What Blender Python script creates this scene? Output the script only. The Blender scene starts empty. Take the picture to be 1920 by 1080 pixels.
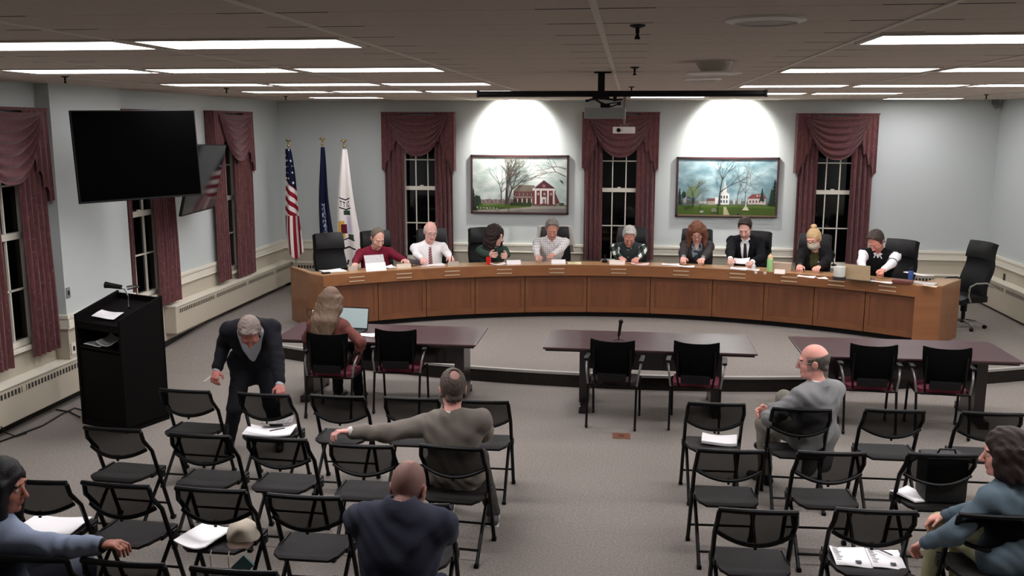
import bpy, bmesh, math, random
import numpy as np
from mathutils import Vector, Matrix

# ------------------------------------------------------------------ camera, world, lights, exposure
sc = bpy.context.scene
COL = sc.collection
FPX = 1740.0                      # focal length in pixels of a 1920 wide frame
CAM_H = 3.14
YAW, PITCH, ROLL = 0.125, 0.173, 0.002

def cam_axes():
    fw = Vector((-math.sin(YAW)*math.cos(PITCH), math.cos(YAW)*math.cos(PITCH), -math.sin(PITCH)))
    rt = Vector((math.cos(YAW), math.sin(YAW), 0))
    up = rt.cross(fw)
    c, s = math.cos(ROLL), math.sin(ROLL)
    return rt*c+up*s, up*c-rt*s, fw
RT, UP, FW = cam_axes()
cd = bpy.data.cameras.new('camera')
cd.sensor_width = 36; cd.lens = FPX/1920*36; cd.clip_end = 200; cd.clip_start = .05
cam = bpy.data.objects.new('camera', cd); COL.objects.link(cam)
cam.matrix_world = Matrix(((RT.x, UP.x, -FW.x, 0), (RT.y, UP.y, -FW.y, 0), (RT.z, UP.z, -FW.z, CAM_H), (0, 0, 0, 1)))
sc.camera = cam
sc.view_settings.view_transform = 'Standard'
sc.view_settings.look = 'None'
sc.view_settings.exposure = 0.4
sc.view_settings.gamma = 1.0
sc.view_settings.use_curve_mapping = False
w = bpy.data.worlds.new('night'); sc.world = w; w.use_nodes = True
w.node_tree.nodes['Background'].inputs[0].default_value = (.012, .016, .02, 1)
w.node_tree.nodes['Background'].inputs[1].default_value = .3
sc.cycles.max_bounces = 6
sc.cycles.diffuse_bounces = 4
sc.cycles.transparent_max_bounces = 12

FIX_EMIT = 13.5                    # ceiling panel strength
# room measures
XL, XR, YB, YF, ZC = -6.4, 6.1, 16.6, -3.0, 3.583
PZ = .18                          # platform height

# wash lights of the two recessed wall washers above the paintings
for i, x in enumerate((-2.02, 1.72)):
    l = bpy.data.lights.new('wall_washer_light', 'SPOT'); l.energy = 520; l.color = (1, .97, .93)
    l.spot_size = math.radians(114); l.spot_blend = 1.0; l.shadow_soft_size = .06
    o = bpy.data.objects.new('wall_washer_light', l); COL.objects.link(o)
    o.location = (x, YB-.52, ZC-.03)
    o.rotation_euler = (Vector((x, YB, ZC-.46))-Vector(o.location)).to_track_quat('-Z', 'Y').to_euler()

def ray(px, py):
    return FW*FPX + RT*(px-960) - UP*(py-540)
def at(px, py, X=None, Y=None, Z=None):
    d = ray(px, py); o = Vector((0, 0, CAM_H))
    if X is not None: t = X/d.x
    elif Y is not None: t = Y/d.y
    else: t = (Z-CAM_H)/d.z
    return o+d*t
CX, CY = 0.0, 7.6                 # centre of the curved desk
def at_r(px, py, r):              # point of the pixel's ray on the upright cylinder of radius r round the desk's centre
    d = ray(px, py); a = d.x*d.x+d.y*d.y; b = 2*((-CX)*d.x+(-CY)*d.y); k = CX*CX+CY*CY-r*r
    t = (-b+math.sqrt(b*b-4*a*k))/2/a
    return Vector((0, 0, CAM_H))+d*t

# ------------------------------------------------------------------ materials
MATS = {}
def lin(c):
    return tuple((v/12.92 if v <= .04045 else ((v+.055)/1.055)**2.4) for v in [x/255 for x in c])
def mat(name, col, rough=.6, metal=0, spec=.5, bump=None, var=None, emit=None, alpha=None, coat=0, sheen=0):
    """col sRGB 0-255; bump=(scale,strength); var=(scale,amount,colour2)"""
    if name in MATS: return MATS[name]
    m = bpy.data.materials.new(name); m.use_nodes = True; MATS[name] = m
    nt = m.node_tree; b = nt.nodes['Principled BSDF']
    b.inputs['Base Color'].default_value = (*lin(col), 1)
    b.inputs['Roughness'].default_value = rough; b.inputs['Metallic'].default_value = metal
    b.inputs['Specular IOR Level'].default_value = spec
    if coat: b.inputs['Coat Weight'].default_value = coat
    if sheen: b.inputs['Sheen Weight'].default_value = sheen
    tc = None
    if bump or var:
        tc = nt.nodes.new('ShaderNodeTexCoord')
    if var:
        n = nt.nodes.new('ShaderNodeTexNoise'); n.inputs['Scale'].default_value = var[0]; n.inputs['Detail'].default_value = 6
        nt.links.new(tc.outputs['Object'], n.inputs['Vector'])
        r = nt.nodes.new('ShaderNodeValToRGB'); r.color_ramp.elements[0].position = .5-var[1]; r.color_ramp.elements[1].position = .5+var[1]
        r.color_ramp.elements[0].color = (*lin(col), 1); r.color_ramp.elements[1].color = (*lin(var[2]), 1)
        nt.links.new(n.outputs['Fac'], r.inputs[0]); nt.links.new(r.outputs[0], b.inputs['Base Color'])
    if bump:
        n = nt.nodes.new('ShaderNodeTexNoise'); n.inputs['Scale'].default_value = bump[0]; n.inputs['Detail'].default_value = 4
        nt.links.new(tc.outputs['Object'], n.inputs['Vector'])
        bp = nt.nodes.new('ShaderNodeBump'); bp.inputs['Strength'].default_value = bump[1]; bp.inputs['Distance'].default_value = .01
        nt.links.new(n.outputs['Fac'], bp.inputs['Height']); nt.links.new(bp.outputs[0], b.inputs['Normal'])
    if emit:
        b.inputs['Emission Color'].default_value = (*emit[0], 1); b.inputs['Emission Strength'].default_value = emit[1]
    if alpha is not None:
        t = nt.nodes.new('ShaderNodeBsdfTransparent'); mx = nt.nodes.new('ShaderNodeMixShader'); mx.inputs[0].default_value = alpha
        nt.links.new(t.outputs[0], mx.inputs[1]); nt.links.new(b.outputs[0], mx.inputs[2])
        nt.links.new(mx.outputs[0], nt.nodes['Material Output'].inputs[0])
    return m
def nodes(m):
    nt = m.node_tree; return nt, nt.nodes['Principled BSDF'], nt.links
def math_node(nt, op, a, b=None, c=None):
    n = nt.nodes.new('ShaderNodeMath'); n.operation = op
    for i, v in enumerate((a, b, c)):
        if v is None: continue
        if isinstance(v, (int, float)): n.inputs[i].default_value = v
        else: nt.links.new(v, n.inputs[i])
    return n.outputs[0]
def mix_col(nt, fac, c1, c2):
    n = nt.nodes.new('ShaderNodeMix'); n.data_type = 'RGBA'
    if isinstance(fac, (int, float)): n.inputs[0].default_value = fac
    else: nt.links.new(fac, n.inputs[0])
    for i, c in ((6, c1), (7, c2)):
        if isinstance(c, tuple): n.inputs[i].default_value = (*lin(c), 1) if len(c) == 3 else c
        else: nt.links.new(c, n.inputs[i])
    return n.outputs[2]
def obj_xyz(nt):
    tc = nt.nodes.new('ShaderNodeTexCoord'); s = nt.nodes.new('ShaderNodeSeparateXYZ')
    nt.links.new(tc.outputs['Object'], s.inputs[0]); return tc.outputs['Object'], s.outputs

def wood_mat(name, c1, c2, rough=.35, axis=2, scale=9, coat=.25):
    if name in MATS: return MATS[name]
    m = mat(name, c1, rough, coat=coat); nt, b, L = nodes(m)
    vec, _ = obj_xyz(nt)
    mp = nt.nodes.new('ShaderNodeMapping'); s = [scale*1.0]*3; s[axis] = scale*.07; mp.inputs['Scale'].default_value = s
    L.new(vec, mp.inputs[0])
    n = nt.nodes.new('ShaderNodeTexNoise'); n.inputs['Scale'].default_value = 1.5; n.inputs['Detail'].default_value = 8; n.inputs['Distortion'].default_value = .6
    L.new(mp.outputs[0], n.inputs['Vector'])
    r = nt.nodes.new('ShaderNodeValToRGB'); r.color_ramp.elements[0].position = .3; r.color_ramp.elements[1].position = .7
    r.color_ramp.elements[0].color = (*lin(c1), 1); r.color_ramp.elements[1].color = (*lin(c2), 1)
    L.new(n.outputs['Fac'], r.inputs[0]); L.new(r.outputs[0], b.inputs['Base Color'])
    return m

# ------------------------------------------------------------------ mesh helpers
class MB:
    """collects shapes and links them as one mesh object"""
    def __init__(s): s.bm = bmesh.new(); s.mi = 0
    def _f(s, vs):
        try:
            f = s.bm.faces.new(vs); f.material_index = s.mi; return f
        except ValueError: return None
    def box(s, c, size, rot=None, bevel=0):
        hx, hy, hz = [v/2 for v in size]; c = Vector(c)
        R = rot or Matrix.Identity(3)
        vs = [s.bm.verts.new(c+R@Vector((x*hx, y*hy, z*hz))) for x in (-1, 1) for y in (-1, 1) for z in (-1, 1)]
        fs = [s._f([vs[i] for i in q]) for q in ((0, 1, 3, 2), (4, 6, 7, 5), (0, 4, 5, 1), (2, 3, 7, 6), (0, 2, 6, 4), (1, 5, 7, 3))]
        if bevel:
            es = list({e for f in fs for e in f.edges})
            r = bmesh.ops.bevel(s.bm, geom=es, offset=bevel, segments=2, profile=.7, affect='EDGES', clamp_overlap=True)
            for f in r['faces']: f.material_index = s.mi
        return s
    def bx(s, a, b, bevel=0):
        a, b = Vector(a), Vector(b)
        return s.box((a+b)/2, [abs(v) for v in (b-a)], bevel=bevel)
    def tube(s, pts, r, n=8, closed=False, caps=True, flat=None):
        """swept tube; r number or list; flat=(dir,factor) squashes the section along dir"""
        pts = [Vector(p) for p in pts]; N = len(pts)
        rs = r if isinstance(r, (list, tuple)) else [r]*N
        rings = []; ref = None
        for i, p in enumerate(pts):
            a = pts[(i-1) % N] if (closed or i > 0) else p; b = pts[(i+1) % N] if (closed or i < N-1) else p
            t = (b-a)
            if t.length < 1e-9: t = Vector((0, 0, 1))
            t.normalize()
            if ref is None:
                ref = Vector((0, 0, 1)) if abs(t.z) < .9 else Vector((1, 0, 0))
            u = (ref-t*ref.dot(t))
            if u.length < 1e-4: u = t.orthogonal()
            u.normalize(); v = t.cross(u); ref = u
            ring = []
            for k in range(n):
                an = 2*math.pi*k/n+math.pi/n
                o = (u*math.cos(an)+v*math.sin(an))*rs[i]
                if flat: o -= flat[0]*o.dot(flat[0])*(1-flat[1])
                ring.append(s.bm.verts.new(p+o))
            rings.append(ring)
        for i in range(N if closed else N-1):
            A, B = rings[i], rings[(i+1) % N]
            for k in range(n): s._f([A[k], A[(k+1) % n], B[(k+1) % n], B[k]])
        if caps and not closed:
            s._f(rings[0][::-1]); s._f(rings[-1])
        return s
    def lathe(s, prof, c=(0, 0, 0), n=20, M=None):
        """prof list of (r,z)"""
        c = Vector(c); rings = []
        for r, z in prof:
            if r < 1e-6: p = Vector((0, 0, z)); p = M@p if M else p; rings.append([s.bm.verts.new(c+p)]); continue
            ring = []
            for k in range(n):
                a = 2*math.pi*k/n; p = Vector((r*math.cos(a), r*math.sin(a), z)); p = M@p if M else p
                ring.append(s.bm.verts.new(c+p))
            rings.append(ring)
        for A, B in zip(rings, rings[1:]):
            for k in range(n):
                a0, a1 = A[k % len(A)], A[(k+1) % len(A)]; b0, b1 = B[k % len(B)], B[(k+1) % len(B)]
                q = [a0, a1, b1, b0]; u = []
                for v in q:
                    if v not in u: u.append(v)
                if len(u) > 2: s._f(u)
        if len(rings[0]) > 1: s._f(rings[0][::-1])
        if len(rings[-1]) > 1: s._f(rings[-1])
        return s
    def ball(s, c, r, n=12, sc_=(1, 1, 1)):
        pr = [(math.sin(math.pi*i/8)*1, -math.cos(math.pi*i/8)) for i in range(9)]
        pr = [(a if 0 < i < 8 else 0, b) for i, (a, b) in enumerate(pr)]
        return s.lathe([(a*r, b*r) for a, b in pr], c, n, Matrix.Diagonal(sc_))
    def grid(s, f, nu, nv, thick=0, smooth=True):
        """surface f(u,v) over 0..1; thick>0 closes it as a thin solid"""
        P = [[Vector(f(i/nu, j/nv)) for j in range(nv+1)] for i in range(nu+1)]
        V = [[s.bm.verts.new(p) for p in row] for row in P]
        for i in range(nu):
            for j in range(nv): s._f([V[i][j], V[i+1][j], V[i+1][j+1], V[i][j+1]])
        if thick:
            W = []
            for i in range(nu+1):
                row = []
                for j in range(nv+1):
                    a = P[min(i+1, nu)][j]-P[max(i-1, 0)][j]; b = P[i][min(j+1, nv)]-P[i][max(j-1, 0)]
                    n = a.cross(b); n = n.normalized() if n.length > 1e-12 else Vector((0, 0, 1))
                    row.append(s.bm.verts.new(P[i][j]-n*thick))
                W.append(row)
            for i in range(nu):
                for j in range(nv): s._f([W[i][j], W[i][j+1], W[i+1][j+1], W[i+1][j]])
            for i in range(nu):
                s._f([V[i][0], W[i][0], W[i+1][0], V[i+1][0]]); s._f([V[i][nv], V[i+1][nv], W[i+1][nv], W[i][nv]])
            for j in range(nv):
                s._f([V[0][j], V[0][j+1], W[0][j+1], W[0][j]]); s._f([V[nu][j], W[nu][j], W[nu][j+1], V[nu][j+1]])
        return s
    def prism(s, poly, z0, z1, M=None):
        """poly list of (x,y) extruded z0..z1, optionally transformed by M"""
        f = (lambda p: M@p) if M else (lambda p: p)
        a = [s.bm.verts.new(f(Vector((x, y, z0)))) for x, y in poly]; b = [s.bm.verts.new(f(Vector((x, y, z1)))) for x, y in poly]
        s._f(a[::-1]); s._f(b)
        for i in range(len(poly)):
            j = (i+1) % len(poly); s._f([a[i], a[j], b[j], b[i]])
        return s
    def build(s, name, m, parent=None, smooth=False, fix=True):
        if fix: bmesh.ops.recalc_face_normals(s.bm, faces=s.bm.faces[:])
        me = bpy.data.meshes.new(name); s.bm.to_mesh(me); s.bm.free()
        for x in (m if isinstance(m, (list, tuple)) else [m]): me.materials.append(x)
        if smooth:
            for p in me.polygons: p.use_smooth = True
            try: me.set_sharp_from_angle(angle=math.radians(40))
            except Exception: pass
        o = bpy.data.objects.new(name, me); COL.objects.link(o)
        if parent: o.parent = parent
        return o
def tag(o, label=None, cat=None, group=None, kind=None):
    if label: o['label'] = label
    if cat: o['category'] = cat
    if group: o['group'] = group
    if kind: o['kind'] = kind
    return o
def empty(name, loc=(0, 0, 0), rz=0):
    o = bpy.data.objects.new(name, None); COL.objects.link(o); o.empty_display_size = .1
    o.location = loc; o.rotation_euler = (0, 0, rz); return o
def dup(root, loc, rz, label=None, group=None):
    def rec(o, par):
        c = o.copy(); COL.objects.link(c)
        if par: c.parent = par
        for ch in list(o.children):
            rec(ch, c)
        return c
    r = rec(root, None); r.location = loc; r.rotation_euler = (0, 0, rz)
    if label: r['label'] = label
    if group: r['group'] = group
    return r
def struct(mb, name, m, smooth=False):
    o = mb.build(name, m, smooth=smooth); o['kind'] = 'structure'; return o
# ------------------------------------------------------------------ room materials
def floor_mat():
    m = mat('grey_carpet', (104, 101, 98), .95, spec=.1); nt, b, L = nodes(m)
    vec, _ = obj_xyz(nt)
    n1 = nt.nodes.new('ShaderNodeTexNoise'); n1.inputs['Scale'].default_value = 55; n1.inputs['Detail'].default_value = 5
    n2 = nt.nodes.new('ShaderNodeTexNoise'); n2.inputs['Scale'].default_value = 1.1; n2.inputs['Detail'].default_value = 3
    L.new(vec, n1.inputs['Vector']); L.new(vec, n2.inputs['Vector'])
    c = mix_col(nt, n1.outputs['Fac'], (84, 80, 75), (166, 158, 150))
    c2 = mix_col(nt, math_node(nt, 'MULTIPLY', n2.outputs['Fac'], .35), c, (114, 107, 99))
    L.new(c2, b.inputs['Base Color'])
    bp = nt.nodes.new('ShaderNodeBump'); bp.inputs['Strength'].default_value = .3; bp.inputs['Distance'].default_value = .004
    L.new(n1.outputs['Fac'], bp.inputs['Height']); L.new(bp.outputs[0], b.inputs['Normal'])
    return m
M_FLOOR = floor_mat()
M_WALL = mat('blue_grey_wall_paint', (192, 198, 196), .75, spec=.25, bump=(60, .05))
M_CREAM = mat('cream_wall_paint', (184, 176, 158), .7, spec=.3)
M_RAIL = mat('cream_trim', (226, 221, 205), .45, spec=.4)
M_DARKTRIM = mat('dark_vinyl_base', (22, 20, 20), .5)
M_BLACK = mat('black_paint', (10, 9, 9), .5, spec=.25)
M_BLACKMETAL = mat('black_metal', (16, 15, 16), .35, .4)
M_CHROME = mat('chrome', (200, 200, 200), .15, 1)
M_BRASS = mat('gold_metal', (205, 185, 130), .25, 1)
M_GLASS = mat('night_glass', (4, 5, 7), .06, spec=.5)
M_WHITE = mat('white_paint', (225, 225, 220), .4)
M_PAPER = mat('white_paper', (240, 238, 238), .8, spec=.2)
M_PRINT = mat('print_grey', (70, 70, 78), .8)

def ceiling_mat():
    m = mat('ceiling_tile', (150, 143, 136), .95, spec=.05); nt, b, L = nodes(m)
    vec, s = obj_xyz(nt)
    n1 = nt.nodes.new('ShaderNodeTexNoise'); n1.inputs['Scale'].default_value = 26; n1.inputs['Detail'].default_value = 6
    L.new(vec, n1.inputs['Vector'])
    c = mix_col(nt, n1.outputs['Fac'], (192, 180, 169), (208, 196, 185))
    # tile joints across the room every .528 m, strongest close to the long runners every 1.29 m
    fy = math_node(nt, 'ABSOLUTE', math_node(nt, 'SUBTRACT', math_node(nt, 'FRACT', math_node(nt, 'DIVIDE', s[1], .528)), .5))
    ly = math_node(nt, 'GREATER_THAN', fy, .480)
    fx = math_node(nt, 'ABSOLUTE', math_node(nt, 'SUBTRACT', math_node(nt, 'FRACT', math_node(nt, 'DIVIDE', math_node(nt, 'ADD', s[0], .146+12.9), 1.29)), .5))
    nearx = math_node(nt, 'MULTIPLY', math_node(nt, 'GREATER_THAN', fx, .32), .8)
    k = math_node(nt, 'MULTIPLY', ly, math_node(nt, 'ADD', nearx, .2))
    c2 = mix_col(nt, k, c, (24, 21, 20))
    L.new(c2, b.inputs['Base Color'])
    return m
M_CEIL = ceiling_mat()
M_TBAR = mat('ceiling_runner', (214, 206, 194), .6)

# ------------------------------------------------------------------ shell
struct(MB().bx((XL-.6, YF, -.1), (XR+.4, YB+.3, 0)), 'floor', M_FLOOR)
cm = MB().bx((XL-.6, YF, ZC), (XR+.4, YB+.3, ZC+.1))
struct(cm, 'ceiling', M_CEIL)
tb = MB()
for i in range(-4, 5):
    x = -.146+1.29*i
    tb.bx((x-.014, YF, ZC-.006), (x+.014, YB, ZC+.002))
struct(tb, 'trim_1', M_TBAR)

def wall_with_holes(name, axis, pos, thick, a0, a1, z0, z1, holes, m, name2=None):
    """wall along axis; holes list of (a,b,zb,zt)"""
    mb = MB()
    def seg(p, q, zb, zt):
        if q-p < 1e-4 or zt-zb < 1e-4: return
        if axis == 'x': mb.bx((p, pos, zb), (q, pos+thick, zt))
        else: mb.bx((pos, p, zb), (pos+thick, q, zt))
    cur = a0
    for (a, b, zb, zt) in sorted(holes):
        seg(cur, a, z0, z1); seg(a, b, z0, zb); seg(a, b, zt, z1); cur = b
    seg(cur, a1, z0, z1)
    return struct(mb, name, m)

BW = [(-4.09, -3.41, .72, 3.05), (-.54, .18, .72, 3.05), (3.13, 3.83, .74, 3.03)]      # back wall windows
LW = [(8.32, 9.2, .80, 3.05), (11.15, 12.0, .86, 3.05), (13.85, 14.62, .80, 3.05)]     # left wall windows
# 2-colour walls: upper blue grey, lower cream, joined under the chair rail
def two_tone(name, axis, pos, thick, a0, a1, holes, rail_z=.95):
    up = [(a, b, max(zb, rail_z), zt) for a, b, zb, zt in holes]
    lo = [(a, b, zb, min(zt, rail_z)) for a, b, zb, zt in holes if zb < rail_z]
    mb = MB()
    def seg(p, q, zb, zt):
        if q-p < 1e-4 or zt-zb < 1e-4: return
        if axis == 'x': mb.bx((p, pos, zb), (q, pos+thick, zt))
        else: mb.bx((pos, p, zb), (pos+thick, q, zt))
    for z0, z1, hs, mi in ((rail_z, ZC, up, 0), (-.05, rail_z, lo, 1)):
        mb.mi = mi; cur = a0
        for (a, b, zb, zt) in sorted(hs):
            seg(cur, a, z0, z1); seg(a, b, z0, zb); seg(a, b, zt, z1); cur = b
        seg(cur, a1, z0, z1)
    return struct(mb, name, [M_WALL, M_CREAM])
two_tone('wall_back', 'x', YB, .25, XL-.25, XR+.25, BW)
two_tone('wall_left', 'y', XL-.25, .25, YF, YB+.25, LW)
two_tone('wall_right', 'y', XR, .25, YF, YB+.25, [])
two_tone('wall_front', 'x', YF-.25, .25, XL-.25, XR+.25, [])
# projecting pier on the left wall
pm = MB(); pm.bx((XL, 9.52, .95), (XL+.16, 10.94, ZC)); pm.mi = 1; pm.bx((XL, 9.52, .52), (XL+.16, 10.94, .95))
struct(pm, 'wall_pier', [M_WALL, M_CREAM])

# chair rails: a cap moulding with a shallow band under it
def rail_run(mb, axis, pos, sgn, a0, a1, z=.94):
    for (d, zb, zt) in ((.045, z+.055, z+.10), (.028, z-.045, z+.055), (.036, z-.065, z-.045)):
        if axis == 'x': mb.bx((a0, pos, zb), (a1, pos+sgn*d, zt), bevel=.006)
        else: mb.bx((pos, a0, zb), (pos+sgn*d, a1, zt), bevel=.006)
def gaps(a0, a1, hs, pad=.12):
    out = []; cur = a0
    for a, b, *_ in sorted(hs):
        if a-pad > cur: out.append((cur, a-pad))
        cur = b+pad
    out.append((cur, a1)); return out
rb = MB()
for a, b in gaps(XL, XR, BW): rail_run(rb, 'x', YB, -1, a, b)
struct(rb, 'trim_2', M_RAIL)
rl = MB()
for a, b in gaps(YF, 9.50, LW[:1])+[(12.12, 13.73), (14.74, YB)]: rail_run(rl, 'y', XL, 1, a, b)
rail_run(rl, 'y', XL+.16, 1, 9.52, 10.94); rail_run(rl, 'x', 9.52, -1, XL, XL+.2)
struct(rl, 'trim_3', M_RAIL)
rr = MB(); rail_run(rr, 'y', XR, -1, YF, YB); struct(rr, 'trim_4', M_RAIL)
struct(MB().bx((XL, YB-.02, PZ), (XR, YB, PZ+.13)), 'baseboard_back', M_DARKTRIM)
struct(MB().bx((XL, YF, 0), (XL+.02, YB, .16)), 'baseboard_left', M_DARKTRIM)
struct(MB().bx((XR-.02, YF, 0), (XR, YB, .30)), 'baseboard_right', M_DARKTRIM)

# ------------------------------------------------------------------ raised platform with a bowed front edge and pale nosing
PR, PCY = 12.3, 23.25
def plat_y(x, r=PR): return PCY-math.sqrt(r*r-x*x)
xs = [-4.95+i*(XR+4.95)/44 for i in range(45)]
poly = [(x, plat_y(x)) for x in xs]+[(XR-.02, YB-.02), (-4.95, YB-.02)]
pf = MB().prism(poly, 0.002, PZ)
struct(pf, 'floor_platform', M_FLOOR)
nm = MB()
nm.grid(lambda u, v: (-4.95+u*(XR+4.95), plat_y(-4.95+u*(XR+4.95))-.018+.055*v, PZ+.004), 60, 1, .03)
struct(nm, 'trim_5', mat('pale_nosing', (160, 156, 150), .5))
nm = MB(); nm.grid(lambda u, v: (-4.95+u*(XR+4.95), plat_y(-4.95+u*(XR+4.95))-.012, .0+(PZ-.03)*v), 60, 1, .008)
struct(nm, 'trim_6', mat('dark_riser_carpet', (48, 43, 40), .95, spec=.1, var=(50, .2, (36, 33, 31))))
# ramp at the left, rising along the wall to the platform
rp = MB(); V = [(XL+.02, 11.0, .002), (-4.95, 11.0, .002), (-4.95, 13.2, PZ), (XL+.02, 13.2, PZ), (-4.95, 13.2, .002), (XL+.02, 13.2, .002), (XL+.02, YB-.02, PZ), (-4.95, YB-.02, PZ), (XL+.02, YB-.02, .002), (-4.95, YB-.02, .002)]
bv = [rp.bm.verts.new(v) for v in V]
for q in ((0, 1, 2, 3), (1, 4, 2), (0, 3, 5), (0, 5, 4, 1), (3, 2, 7, 6), (5, 8, 9, 4), (6, 7, 9, 8), (3, 6, 8, 5), (2, 4, 9, 7)): rp._f([bv[i] for i in q])
struct(rp, 'floor_ramp', M_FLOOR)
a, b = at(382, 716, Z=.004), at(410, 694, Z=.004); dd = (b-a).normalized(); nn = Vector((-dd.y, dd.x, 0))*.028
sm = MB(); sm.tube([a, b+dd*.35], .02, 6, flat=(Vector((0, 0, 1)), .15)); struct(sm, 'trim_7', mat('pale_nosing', (160, 156, 150)))

# ------------------------------------------------------------------ windows (sash with muntins, night glass)
def sash_window(n, axis, pos, sgn, a0, a1, z0, z1, zm):
    """frame recessed in the hole; sgn points into the room"""
    root = empty('window_%d' % n, (0, 0, 0)); root['kind'] = 'structure'
    fr = MB(); gl = MB(); mu = MB()
    def bxx(mb, p, q, zb, zt, d0, d1, bev=0):
        if axis == 'x': mb.bx((p, pos-sgn*d0, zb), (q, pos-sgn*d1, zt), bev)
        else: mb.bx((pos-sgn*d0, p, zb), (pos-sgn*d1, q, zt), bev)
    w_ = .045
    for p, q in ((a0, a0+w_), (a1-w_, a1)): bxx(fr, p, q, z0, z1, .02, .12)
    bxx(fr, a0, a1, z1-w_, z1, .02, .12); bxx(fr, a0, a1, z0, z0+.06, .02, .12)
    bxx(fr, a0, a1, zm-.035, zm+.035, .03, .10)
    bxx(fr, a0-.05, a1+.05, z0-.04, z0, -.05, .12, .006)                     # sill
    bxx(fr, (a0+a1)/2-.03, (a0+a1)/2+.03, zm+.035, zm+.055, .03, .06)         # sash lock
    bxx(gl, a0+.02, a1-.02, z0+.03, z1-.03, .078, .086)
    g = .0095
    for k in (1, 2):
        x = a0+w_+(a1-a0-2*w_)*(k/3.0+(.035 if k == 1 else -.035)*-0.6)
        bxx(mu, x-g, x+g, z0+.06, z1-w_, .055, .078)
    for (zb, zt) in ((z0+.06, zm-.035), (zm+.035, z1-w_)):
        z = (zb+zt)/2
        bxx(mu, a0+w_, a1-w_, z-g, z+g, .055, .078)
    fr.build('window_frame', M_RAIL, root); gl.build('window_pane', M_GLASS, root); mu.build('window_muntins', M_RAIL, root)
    return root
for i, (a, b, zb, zt) in enumerate(BW): sash_window(i+1, 'x', YB, -1, a, b, zb, zt, 2.02)
for i, (a, b, zb, zt) in enumerate(LW): sash_window(i+4, 'y', XL, 1, a, b, zb, zt, 1.98)

# ------------------------------------------------------------------ curtains: two side panels, swag, two jabots
def curtain_mat():
    m = mat('maroon_drapery', (112, 62, 72), .8, spec=.2, sheen=.2); nt, b, L = nodes(m)
    vec, s = obj_xyz(nt)
    mp = nt.nodes.new('ShaderNodeMapping'); mp.inputs['Scale'].default_value = (14, 14, 5); L.new(vec, mp.inputs[0])
    n = nt.nodes.new('ShaderNodeTexNoise'); n.inputs['Scale'].default_value = 2.2; n.inputs['Detail'].default_value = 5; L.new(mp.outputs[0], n.inputs['Vector'])
    v = nt.nodes.new('ShaderNodeTexVoronoi'); v.inputs['Scale'].default_value = 15; L.new(vec, v.inputs['Vector'])
    c = mix_col(nt, n.outputs['Fac'], (56, 28, 31), (120, 74, 74))
    k = math_node(nt, 'MULTIPLY', math_node(nt, 'LESS_THAN', v.outputs['Distance'], .2), .45)
    L.new(mix_col(nt, k, c, (125, 92, 96)), b.inputs['Base Color'])
    return m
M_CURT = curtain_mat(); M_CURTL = mat('curtain_lining', (176, 150, 150), .8)
def curtain(label, axis, a0, a1, ztop, ax_pos, sgn, zl, zr, il, ir, zbl, zbr, depth=.12, s_flip=1):
    """axis 'x': along back wall. a0,a1 outer edges; il/ir inner edges of panels; zbl/zbr panel hems; zl/zr jabot tips"""
    root = empty('window_curtain')
    def P(a, d, z):   # d distance from wall into room
        return Vector((a, ax_pos+sgn*d, z)) if axis == 'x' else Vector((ax_pos+sgn*d, a, z))
    rnd = random.Random(int(a0*100))
    for (p, q, zb) in ((a0+.05, il, zbl), (ir, a1-.05, zbr)):
        ph = rnd.random()*6; nf = max(3, int((q-p)/.075))
        def f(u, v, p=p, q=q, zb=zb, ph=ph, nf=nf):
            z = ztop-.05-(ztop-.05-zb)*v
            a = p+(q-p)*u
            d = .098+.024*math.sin(u*nf*2*math.pi+ph+.5*math.sin(v*5))+.008*math.sin(u*31+v*3)
            return P(a, d, z)
        mb = MB(); mb.grid(f, 42, 24, .006); mb.build('curtain_panel', M_CURT, root, smooth=True)
    W_ = a1-a0
    # header board
    hb = MB(); 
    if axis == 'x': hb.bx((a0, ax_pos, ztop-.03), (a1, ax_pos+sgn*(depth+.04), ztop))
    else: hb.bx((ax_pos, a0, ztop-.03), (ax_pos+sgn*(depth+.04), a1, ztop))
    hb.build('header_board', M_CURT, root)
    # jabots with stepped zig-zag hem
    for side in (-1, 1):
        zt = zl if side < 0 else zr
        def f(u, v, side=side, zt=zt):
            # u 0 outer .. 1 inner
            a = (a0 if side < 0 else a1)-side*(-1)*0
            wid = W_*.27
            aa = (a0+u*wid) if side < 0 else (a1-u*wid)
            hem = zt+(ztop-.35-zt)*(max(0, u-.12)/.88)**.95
            hem += .045*math.sin(u*4.5*2*math.pi)
            hem = min(hem, ztop-.1)
            z = ztop-(ztop-hem)*v
            fold = .5+.5*math.sin(u*4.5*2*math.pi+1.2)
            d = depth+.03+.028*fold*(.3+.7*v)
            if u < .03: d = .02+(d-.02)*u/.03
            return P(aa+(-side)*.0, d, z)
        mb = MB(); mb.grid(f, 60, 16, .006); mb.build('curtain_jabot', M_CURT, root, smooth=True)
    # swag
    def f(u, v):
        x = u*2-1
        half = W_*.41
        a = (a0+a1)/2+x*half
        drop = .04+.72*v*(1-abs(x)**2.4)
        z = ztop-.02-drop
        d = depth+.065+.026*math.sin(v*6*2*math.pi)*(1-abs(x)**4)+.06*v*(1-x*x)
        return P(a, d, z)
    mb = MB(); mb.grid(f, 36, 84, .005); mb.build('curtain_swag', M_CURT, root, smooth=True)
    tag(root, label, 'curtain')
    return root
curtain('maroon swagged curtain between the flags and the brick house painting', 'x', -4.44, -3.10, 3.38, YB, -1, 2.33, 2.33, -4.03, -3.47, .76, .76)
curtain('maroon swagged curtain between the two paintings', 'x', -.84, .50, 3.38, YB, -1, 2.37, 2.37, -.47, .12, .78, .80)
curtain('maroon swagged curtain right of the white church painting', 'x', 2.80, 4.14, 3.36, YB, -1, 2.34, 2.33, 3.18, 3.74, .8, .8)
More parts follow.
